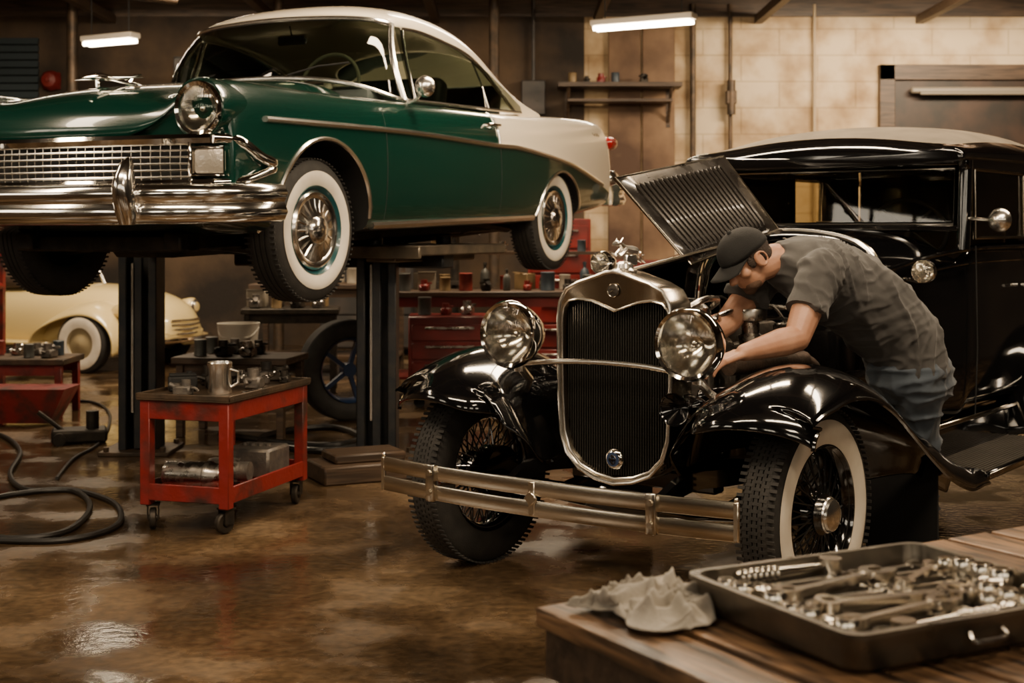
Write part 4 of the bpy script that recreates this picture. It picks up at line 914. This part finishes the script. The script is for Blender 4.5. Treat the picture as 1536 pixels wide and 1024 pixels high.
b=MB(); b.lathe([(.001,.12),(.08,.1),(.11,.05),(.12,0)],o=(0,0,0),ax=(0,-1,0),n=24); b.box((0,.03,0),(.2,.06,.2),bev=.01); b.cyl((0,-.1,0),(0,-.14,0),.02)
top(b.obj('alarm_bell',mat('bell_red',(.16,.012,.01),.5),loc=(-5.4,YB-.10,3.1)),'red round alarm bell on the back wall','bell')
b=MB()
for i in range(40): b.box((0,0,.05+i*.09),(.04,1.9,.075),rot=(0,.3,0))
top(b.obj('roller_shutter',mat('shutter_paint',(.04,.055,.065),.5,.3),loc=(-6.5,YB-.09,0),rot=(0,0,pi/2)),'grey-blue slatted roller shutter on the back wall','shutter')
# ---------------- yellow car ----------------
Yc=empty('car',(-4.20,13.98,0),rz=rad(-22),scale=.88); top(Yc,'small pale yellow rounded vintage roadster parked behind','car')
yel=mat('yellow_paint',(.66,.52,.24),.3,coat=.8)
def ys(x,zt,hw,zb=.25): 
    h=[(0,zt),(hw*.5,zt-.02),(hw*.8,zt-.09),(hw*.97,zt-.24),(hw,.45),(hw*.97,zb+.03),(hw*.8,zb),(0,zb)]
    return [(x,a,z) for a,z in h]+[(x,-a,z) for a,z in reversed(h[1:-1])]
b=MB(); b.rings([ys(-2.1,.55,.4,.35),ys(-2.0,.72,.52,.3),ys(-1.7,.86,.58),ys(-1.2,.92,.60),ys(-.6,.92,.62),ys(0,.95,.60),ys(.5,.93,.55),ys(.9,.86,.48),ys(1.15,.76,.42,.28),ys(1.26,.64,.36,.32),ys(1.30,.54,.3,.36)])
b.obj('body',yel,Yc,ang=180,sub=2)
for s_ in(-1,1):
    for cx,front in((.50,1),(-1.40,0)):
        rows=[]
        for i in range(19):
            a=rad(-12+i*11.5); 
            rx=.42 if cos(a)>0 else .42+.28*(-cos(a))**1.5; rz=.42
            px,pz=cx+rx*cos(a),.30+rz*sin(a)
            if pz<.2: pz=.2
            rows.append([(px+ (0 if q else 0),s_*y,pz+dz*max(0.25,sin(a)) ) for y,dz,q in((.42,.05,0),(.52,.045,0),(.62,.035,0),(.72,.0,0),(.79,-.05,0),(.815,-.10,1))])
        MB().grid(rows).obj('fender',yel,Yc,ang=180,solid=.015,sub=1)
    MB().lathe([(.001,.06),(.05,.055),(.085,.02),(.10,0),(.10,-.05),(.07,-.2),(.001,-.3)],o=(.98,s_*.56,.66),ax=(1,0,0),n=24).obj('headlight_pod',yel,Yc)
    MB().lathe([(.001,.03),(.06,.022),(.085,0)],o=(1.01,s_*.56,.66),ax=(1,0,0),n=24).obj('headlight',satin,Yc)
    MB().box((-.45,s_*.66,.30),(1.0,.22,.05),bev=.02).obj('running_board',yel,Yc)
MB().tube(smooth([(-.2-.0,-.5,.90),(-.35,-.42,1.2),(-.4,0,1.27),(-.35,.42,1.2),(-.2,.5,.90)]),.02,6).obj('windshield_frame',satin,Yc)
b=MB(); b.box((-.75,0,.95),(.5,.95,.14),bev=.05,seg=2); b.box((-1.0,0,1.05),(.12,.95,.25),bev=.05,seg=2); b.obj('seat',leather,Yc)
wy=MB().lathe(tireprof(.32,.18,.16),ax=(0,-1,0),n=40).obj('wheel',rubber,Yc,loc=(.50,-.74,.32))
MB().lathe([(.17,.08),(.21,.085),(.26,.086),(.28,.08)],ax=(0,-1,0),n=40).obj('whitewall',white,wy); MB().lathe([(.175,.07),(.16,.05),(.1,.06),(.05,.08),(.001,.085)],ax=(0,-1,0),n=32).obj('hubcap',mat('tan_hubcap',(.35,.28,.16),.35),wy)
copytree(wy,Yc,(-1.40,-.74,.32)); copytree(wy,Yc,(.50,.74,.32),(0,0,pi)); copytree(wy,Yc,(-1.40,.74,.32),(0,0,pi))
b=MB()
for z in(.40,.45,.50,.55): b.tube([(1.27,-.26,z),(1.33,0,z),(1.27,.26,z)],.012,6)
b.obj('grille',satin,Yc); MB().tube(smooth([(1.0,-.72,.34),(1.25,-.5,.34),(1.38,0,.34),(1.25,.5,.34),(1.0,.72,.34)]),.03,8).obj('bumper',chrome,Yc)
# ================= FOREGROUND TABLE =================
ta=rad(31); T=empty('wooden_bench',(.03,2.25,0),rz=ta); top(T,'weathered plank workbench holding a tool tray','table')
b=MB()
for i in range(14): b.box((.055+i*.12,-.55+random.uniform(-.012,.004),.733+random.uniform(-.003,.002)),(.109,1.1,.032),bev=.005,seg=2)
b.obj('bench_top',wood,T)
MB().box((.03,-.55,.68),(.04,1.04,.08)).obj('apron',wood2,T); MB().box((.83,-.04,.68),(1.6,.04,.08)).obj('apron',wood2,T); MB().box((.83,-1.06,.68),(1.6,.04,.08)).obj('apron',wood2,T)
for x,y in((.07,-.08),(1.58,-.08),(.07,-1.02),(1.58,-1.02)): MB().box((x,y,.36),(.08,.08,.72),bev=.006).obj('leg',wood2,T)
tr=rad(27); TC=V((.575,2.14,.7525))
Tm=M.Translation(TC)@M.Rotation(tr,4,'Z')
b=MB(); W,D,H_=.47,.39,.050
def rr(w,d,z,r=.03):
    out=[]
    for cx,cy,a0 in((w/2-r,d/2-r,0),(-w/2+r,d/2-r,90),(-w/2+r,-d/2+r,180),(w/2-r,-d/2+r,270)):
        for k in range(5): a=rad(a0+k*22.5); out.append((cx+r*cos(a),cy+r*sin(a),z))
    return out
b.rings([rr(W-.03,D-.03,0),rr(W-.01,D-.01,.01),rr(W,D,H_),rr(W+.014,D+.014,H_+.002),rr(W+.014,D+.014,H_+.009),rr(W-.01,D-.01,H_+.009),rr(W-.02,D-.02,.026),rr(W-.04,D-.04,.022)],cap=True)
trm=mat('tray_steel',(.10,.09,.075),.34,.8,col2=(.19,.165,.13),ns=9,bump=.12,rv=.1)
tray=b.obj('tool_tray',trm,loc=TC,rot=(0,0,tr),ang=50); top(tray,'dark metal tray full of wrenches on the wooden bench','tray')
MB().grid([[(x,y,.0235) for x in(-W/2+.028,W/2-.028)] for y in(-D/2+.028,D/2-.028)]).obj('tray_liner',matblack,tray)
b=MB(); b.tube(smooth([(-.03,-D/2-.002,.036),(-.028,-D/2-.012,.026),(.028,-D/2-.012,.026),(.03,-D/2-.002,.036)],4),.004,6); b.obj('handle',steel,tray)
brass=mat('polished_tool_steel',(.82,.77,.68),.2,1,col2=(.64,.58,.50),ns=20)
w0=top(wrenchmesh().obj('wrench',brass),'oily steel combination wrench lying in the tool tray','wrench','wrenches in the tray')
random.seed(11)
spots=[]
for i in range(9): spots.append((-.062+random.uniform(-.010,.010),.135-.034*i,.034,random.uniform(-.05,.06)+(pi if i%2 else 0),1.0+.06*(i%4)))
for i in range(5): spots.append((.118+random.uniform(-.005,.005),.140-.036*i,.034,random.uniform(-.06,.06)+(pi if i%2 else 0),.78))
spots+=[(-.05,.07,.047,.20,1.25),(-.03,-.04,.047,-.16,1.3),(-.07,-.10,.047,.12,1.1),(.12,.06,.045,.5,.85)]
for i,(x,y,z,a,s) in enumerate(spots):
    c=w0 if i==0 else copytree(w0)
    c.location=Tm@V((x,y,z)); c.rotation_euler=(random.uniform(-.05,.05),random.uniform(-.02,.02),tr+a); c.scale=(s,s*1.25,s*1.5)
b=MB(); b.lathe([(.001,.0),(.014,0),(.016,.003),(.016,.03),(.013,.034),(.009,.034),(.009,.02),(.001,.02)],n=18)
s0=top(b.obj('socket',brass),'small steel socket in the tool tray','socket','sockets in the tray')
sp=[(-.200,.14),(-.200,.10),(-.200,.06),(-.200,.02),(-.200,-.02),(-.200,-.06),(-.200,-.10),(-.200,-.14),(.095,-.07),(.135,-.07),(.175,-.065),(.205,-.03),(.095,-.11),(.135,-.11),(.175,-.105),(.205,.01),(.135,-.15),(.175,-.148),(.095,-.15),(.205,.05),(.205,.09)]
for i,(x,y) in enumerate(sp):
    c=s0 if i==0 else copytree(s0)
    st_=i%4==2; c.location=Tm@V((x,y,.0245 if not st_ else .042)); c.rotation_euler=(0,0,0) if not st_ else (pi/2,0,tr+i); c.scale=(.95+.08*(i%4),)*3
b=MB(); b.tube([(-.12,0,0),(-.03,0,0),(.06,0,0)],[.010,.009,.006],12); b.cyl((.08,0,-.012),(.08,0,.012),.02,n=20); b.cyl((.08,0,-.022),(.08,0,-.012),.007,n=4)
for i in range(7): b.lathe([(.0105,-.003),(.0118,0),(.0105,.003)],o=(-.11+.012*i,0,0),ax=(1,0,0),n=14)
r0=top(b.obj('ratchet',brass,loc=Tm@V((-.05,.166,.048)),rot=(0,0,tr+.0),scale=.95),'steel ratchet handle lying in the tool tray','ratchet')
copytree(r0,None,Tm@V((-.05,-.166,.048)),(0,0,tr+3.14),.9)
# cloth
b=MB(); N=64; rows=[]
for i in range(N+1):
    r=[]
    for j in range(N+1):
        u,v=i/N-.5,j/N-.5; e=1-max(abs(u),abs(v))*2; rr_=math.hypot(u,v); an=math.atan2(v,u)
        n1=NZ.noise(V((u*3+3,v*3,1.7))); n2=NZ.noise(V((u*8,v*8,5)))
        rid=(1-abs(sin(an*3.5+n1*4+rr_*3)))**2.2
        n3=NZ.noise(V((u*5+9,v*5,2))); cr_=(1-min(1,abs(n3)*4))**2
        z=.006+min(1,e*4)*(.004+.028*rid*(.4+rr_*1.3)+.018*math.exp(-rr_*rr_*14)+.022*cr_+.010*abs(n2))
        r.append((u*(.18+.04*sin(an*4))+.03*NZ.noise(V((u*3,v*3,9)))-.018*n2,v*(.20+.04*cos(an*3))+.03*NZ.noise(V((u*3,v*3,4)))+.01*n3,z))
    rows.append(r)
b.grid(rows); cl_=b.obj('shop_rag',mat('rag_cloth',(.60,.54,.46),.95,col2=(.34,.31,.26),ns=9,bump=.3,bs=300,sheen=.2),loc=(.225,2.205,.7515),rot=(0,0,.9),ang=180,solid=.002,sub=1)
top(cl_,'crumpled grey shop rag on the wooden bench','cloth')
# ================= PERSON =================
f=V((-.944,-.33,0)); lft=V((.33,-.944,0)); up=V((0,0,1))
skin=mat('skin',(.50,.27,.175),.48,col2=(.42,.21,.13),ns=14,bump=.08,bs=140,sub=.1)
shirtm=mat('grey_tshirt',(.075,.072,.07),.9,col2=(.05,.048,.047),ns=5,bump=.2,bs=500,sheen=.15)
jeanm=mat('blue_jeans',(.07,.09,.115),.85,col2=(.035,.047,.065),ns=5,bump=.25,bs=500,sheen=.2)
capm=mat('black_cap_cloth',(.006,.006,.006),.85,bump=.3,bs=300)
hairm=mat('dark_hair',(.03,.018,.012),.7,bump=.8,bs=200)
PV=V((1.62,5.73,.80)); CH=V((1.22,5.58,1.175)); SH=V((1.12,5.545,1.215)); NB=V((1.035,5.515,1.235)); HD=V((.922,5.475,1.228))
hf=(f*.76-up*.65).normalized(); hu=(f*.65+up*.76).normalized(); hl=lft
HQ=M((hl,hf,hu)).transposed()
def hp(l,fo,u): return HD+hl*l+hf*fo+hu*u
def torso(mb,k,g=0):
    data=[(PV-f*.02-up*.05,.18,.15),(V((1.585,5.72,.90)),.185,.155),(V((1.50,5.69,.99)),.19,.16),(V((1.40,5.65,1.07)),.20,.165),(V((1.29,5.61,1.135)),.215,.158),(CH,.22,.148),(SH,.20,.12),(V((1.07,5.53,1.225)),.13,.09),(V((1.03,5.51,1.235)),.075,.07)]
    rg=[]; n=len(data)
    for i,(c,a,d) in enumerate(data):
        t=(data[min(i+1,n-1)][0]-data[max(i-1,0)][0]).normalized(); nb=lft.cross(t).normalized()
        if nb.z<0: nb=-nb
        rg.append([c+lft*cos(2*pi*j/28)*(a*k+g)+nb*sin(2*pi*j/28)*(d*k+g) for j in range(28)])
    mb.rings(rg)
nS=SH+lft*.19-up*.02; fS=SH-lft*.185-up*.015
nE=V((1.065,5.235,.945)); nW=V((.845,5.09,.905))
fE=V((.86,5.60,.98)); fW=V((.70,5.40,.93))
b=MB(); torso(b,.82)
b.chain([SH,NB,HD-hu*.05-hf*.03],[.07,.064,.062],16)
for s_,e_,w_ in((nS,nE,nW),(fS,fE,fW)):
    m1=s_.lerp(e_,.5); m2=e_.lerp(w_,.3); b.chain([s_,m1,e_,m2,w_],[.068,.062,.050,.054,.032],14)
legs=[((PV+lft*.085-up*.04),V((1.68,5.79,.43)),V((1.725,5.88,.09))),((PV-lft*.09-up*.04),V((1.63,5.92,.42)),V((1.70,6.0,.09)))]
for h_,k_,a_ in legs:
    b.chain([h_,k_,k_.lerp(a_,.3),a_],[.085,.06,.058,.04],14)
b.sph(hp(0,-.012,.035),(.074,.094,.088),n=24,Q=HQ); b.sph(hp(0,.022,-.035),(.060,.066,.075),n=20,Q=HQ); b.sph(hp(0,.055,-.085),(.030,.026,.024),n=14,Q=HQ)
b.sph(hp(0,.045,-.075),(.046,.034,.030),n=16,Q=HQ)
b.cap(hp(0,.084,.015),hp(0,.106,-.022),.009,.013,10); b.sph(hp(.011,.098,-.026),.009,n=8); b.sph(hp(-.011,.098,-.026),.009,n=8)
b.cap(hp(-.035,.074,.026),hp(.035,.074,.026),.011,.011,10)
b.cap(hp(-.018,.082,-.052),hp(.018,.082,-.052),.0065,.0065,8); b.cap(hp(-.015,.080,-.062),hp(.015,.080,-.062),.0075,.0075,8)
for sg in(1,-1):
    b.sph(hp(sg*.045,.052,-.012),(.022,.026,.022),n=12,Q=HQ)
    b.sph(hp(sg*.078,-.012,-.002),(.010,.020,.033),n=12,Q=HQ); b.tube([hp(sg*.084,-.022+.022*cos(a),.0+.03*sin(a)) for a in[2*pi*i/12 for i in range(12)]],.005,6,loop=True)
def hand(mb,w,d,pn,thumb_side,curl=.5,sz=1):
    d=d.normalized(); sdv=d.cross(pn).normalized()*thumb_side; pn=pn.normalized()
    L=[.088,.092,.086,.078]; FL=[(.042,.026,.020),(.047,.030,.022),(.043,.028,.021),(.034,.021,.018)]
    for i in range(4):
        o=(1.5-i)*.0205
        k=w+d*L[i]*sz+sdv*o*sz*1.05
        mb.cap(w+sdv*o*.55+d*.01,k,.0155,.0125,10)
        dd=d.copy(); p=k
        for q,l in enumerate(FL[i]):
            dd=(dd*cos(curl*(.7+.35*q))+pn*sin(curl*(.7+.35*q))).normalized()
            p2=p+dd*l*sz+sdv*(1.5-i)*.0018; mb.cap(p,p2,.0098-.0012*q,.0088-.0012*q,9); p=p2
    t0=w+d*.028+sdv*.026; t1=t0+(d*.6+sdv*.75+pn*.25).normalized()*.042; t2=t1+(d*.9+sdv*.25+pn*.4).normalized()*.032; t3=t2+(d*.9+pn*.55).normalized()*.026
    mb.chain([t0,t1,t2,t3],[.016,.0125,.011,.009],9)
hand(b,nW,(nW-nE).normalized()*.8+V((-.3,.35,-.2)),V((-.1,.15,-1)),-1,.45)
hand(b,fW,(fW-fE).normalized()*.8+V((-.2,-.2,-.2)),V((0,0,-1)),1,.5)
def union(mb,name,m,vox,sm=4,parent=None,fold=None):
    o=mb.obj(name,m,parent,ang=180)
    r=o.modifiers.new('r','REMESH'); r.mode='VOXEL'; r.voxel_size=vox
    if sm: s_=o.modifiers.new('s','SMOOTH'); s_.iterations=sm; s_.factor=.5
    applym(o)
    if fold:
        me=o.data; nn=[v.normal.copy() for v in me.vertices]
        for v,n_ in zip(me.vertices,nn): v.co=v.co+n_*fold(v.co)
        me.update()
    for p in o.data.polygons: p.use_smooth=True
    return o
person=union(b,'person',skin,.0045,3)
top(person,'man in grey t-shirt, jeans and black cap leaning over engine','person')
spd=(CH-PV).normalized(); bdir=lft.cross(spd).normalized()
def fold_s(p):
    q=p-PV; s_=q.dot(spd); l=q.dot(lft); h_=q.dot(bdir)
    w1=NZ.noise(V((s_*3,l*3,h_*3)))
    a=NZ.noise(V((s_*6+h_*9+w1,l*2.5,h_*2-s_*3)))
    b_=NZ.noise(V((s_*16-h_*9,l*5,h_*12+w1*2)))
    return .015*(1-min(1,abs(a)*4.5))**1.4+.007*(1-min(1,abs(b_)*3.5))-.010
def fold_j(p):
    a=NZ.noise(V((p.x*5,p.y*5,p.z*16))); b_=NZ.noise(V((p.x*12,p.y*12,p.z*6)))
    return .014*(1-min(1,abs(a)*3.5))**1.4+.006*(1-min(1,abs(b_)*3))-.007
b=MB(); torso(b,1.0,.006)
b.sph(V((1.45,5.665,.965)),(.13,.16,.10),n=20)
for s_,e_ in((nS,nE),(fS,fE)):
    m_=s_.lerp(e_,.64); b.cap(s_-f*.01,s_.lerp(e_,.2),.094,.088,18); b.tube([s_,s_.lerp(e_,.3),m_],[.090,.085,.090],20)
shirt=union(b,'t_shirt',shirtm,.007,2,person,fold_s)
b=MB()
b.sph(PV+V((.0,0,-.02)),(.17,.17,.15),n=24); b.sph(PV+V((.06,.02,-.06)),(.135,.155,.13),n=20)
for h_,k_,a_ in legs: b.chain([h_,k_,k_.lerp(a_,.4),a_+up*.03],[.105,.080,.074,.064],18)
b.box(PV+V((.10,-.10,-.06)),(.05,.09,.10),rot=(.1,.2,-.35),bev=.01)
jeans=union(b,'jeans',jeanm,.008,2,person,fold_j)
for h_,k_,a_ in legs:
    b=MB(); b.sph(a_+f*.02-up*.02,(.05,.05,.07),n=16); 
    b.rings([[a_+f*fo+lft*.048*w_*cos(t)+up*(-.088+hh*(.5+.5*sin(t))) for t in[2*pi*i/16 for i in range(16)]] for fo,w_,hh in((-.07,.5,.07),(-.05,.9,.09),(.0,1,.11),(.08,1.0,.08),(.15,1.05,.065),(.19,.8,.05),(.205,.3,.03))])
    b.obj('shoe',matblack,person)
b=MB(); rgs=[]
for i in range(9):
    a=pi*(.12+.5*i/8); rgs.append([hp(.0792*sin(a)*cos(2*pi*j/24),-.016+.0985*sin(a)*sin(2*pi*j/24)*(1 if sin(2*pi*j/24)<.3 else .55),.03+.094*cos(a)) for j in range(24)])
b.rings(rgs); b.sph(hp(0,-.055,-.005),(.066,.052,.055),n=20,Q=HQ)
for sg in(1,-1): b.sph(hp(sg*.069,.018,.012),(.010,.016,.026),n=10,Q=HQ)
b.obj('hair',hairm,person)
b=MB(); rgs=[]
for i in range(11):
    a=pi*(.01+.49*i/10); rgs.append([hp(.086*sin(a)**.8*cos(2*pi*j/32),-.010+.108*sin(a)**.8*sin(2*pi*j/32),.046+.088*cos(a)-.018*(sin(a)*-sin(2*pi*j/32)>0)*sin(a)*abs(sin(2*pi*j/32))) for j in range(32)])
b.rings(rgs); b.sph(hp(0,-.01,.136),.008,n=8)
rows=[]
for i in range(6):
    t=i/5; rows.append([hp(.078*sin(a)*(1+.02*t),-.01+.1*cos(a)*(1-t)+t*(.075+.105*cos(a)**.8),.048-.012*t-.02*(abs(sin(a))**2)*(.4+.6*t)) for a in[(-1+2*k/14)*pi*.44 for k in range(15)]])
b.grid(rows); b.obj('cap',capm,person,ang=180,solid=.004)
eyem=mat('eye_white',(.6,.55,.5),.2)
for sg in(1,-1): MB().sph(hp(sg*.031,.070,.008),.0125,n=14).obj('eye',eyem,person)
b=MB(); b.sph(hp(0,.040,-.070),(.0535,.046,.037),n=20,Q=HQ); b.sph(hp(0,.060,-.088),(.034,.026,.024),n=14,Q=HQ)
b.obj('beard',mat('stubble',(.12,.065,.04),.8,bump=.6,bs=300),person)
# ================= LIGHTS / CAMERA =================
def area(loc,tgt,sx,sy,e,col=(1,.78,.53)):
    l=bpy.data.lights.new('area_lamp','AREA'); l.shape='RECTANGLE'; l.size=sx; l.size_y=sy; l.energy=e; l.color=col
    o=bpy.data.objects.new('area_lamp',l); COL.objects.link(o); o.location=loc
    o.rotation_euler=(V(tgt)-V(loc)).to_track_quat('-Z','Y').to_euler(); return o
area((-1.5,3.2,3.75),(-1.2,6.5,1.2),2.4,.3,125)  # added unseen lamp, put in to light the car fronts
area((1.6,3.4,3.75),(1.2,6.0,.8),2.4,.3,135)
area((0.6,7.4,3.8),(.6,7.2,0),2.2,.3,170)
area((3.6,6.6,3.8),(3.2,6.8,0),.4,2.4,140)
area((-4.2,6.0,3.8),(-3,7.5,.6),.4,2.4,100)
area((.2,11.2,3.8),(0,11.4,0),2.4,.4,240)
area((4.6,13.4,3.8),(4.8,16.5,2.4),2.8,.4,320)
area((-3.6,12.2,3.8),(-3.6,13.2,0),2.4,.4,260)
area((1.8,.9,3.6),(.6,2.3,.7),1.0,.5,40)
w=bpy.data.worlds.new('World'); bpy.context.scene.world=w; w.use_nodes=True
w.node_tree.nodes['Background'].inputs[0].default_value=(.9,.7,.5,1); w.node_tree.nodes['Background'].inputs[1].default_value=.12
cam=bpy.data.cameras.new('Camera'); co=bpy.data.objects.new('Camera',cam); COL.objects.link(co)
co.location=(0,0,1.35); co.rotation_euler=(rad(90),0,0); cam.lens=49.22; cam.sensor_width=36; cam.shift_y=-167/1536
cam.dof.use_dof=True; cam.dof.focus_distance=4.5; cam.dof.aperture_fstop=4.8; cam.clip_start=.05
bpy.context.scene.camera=co
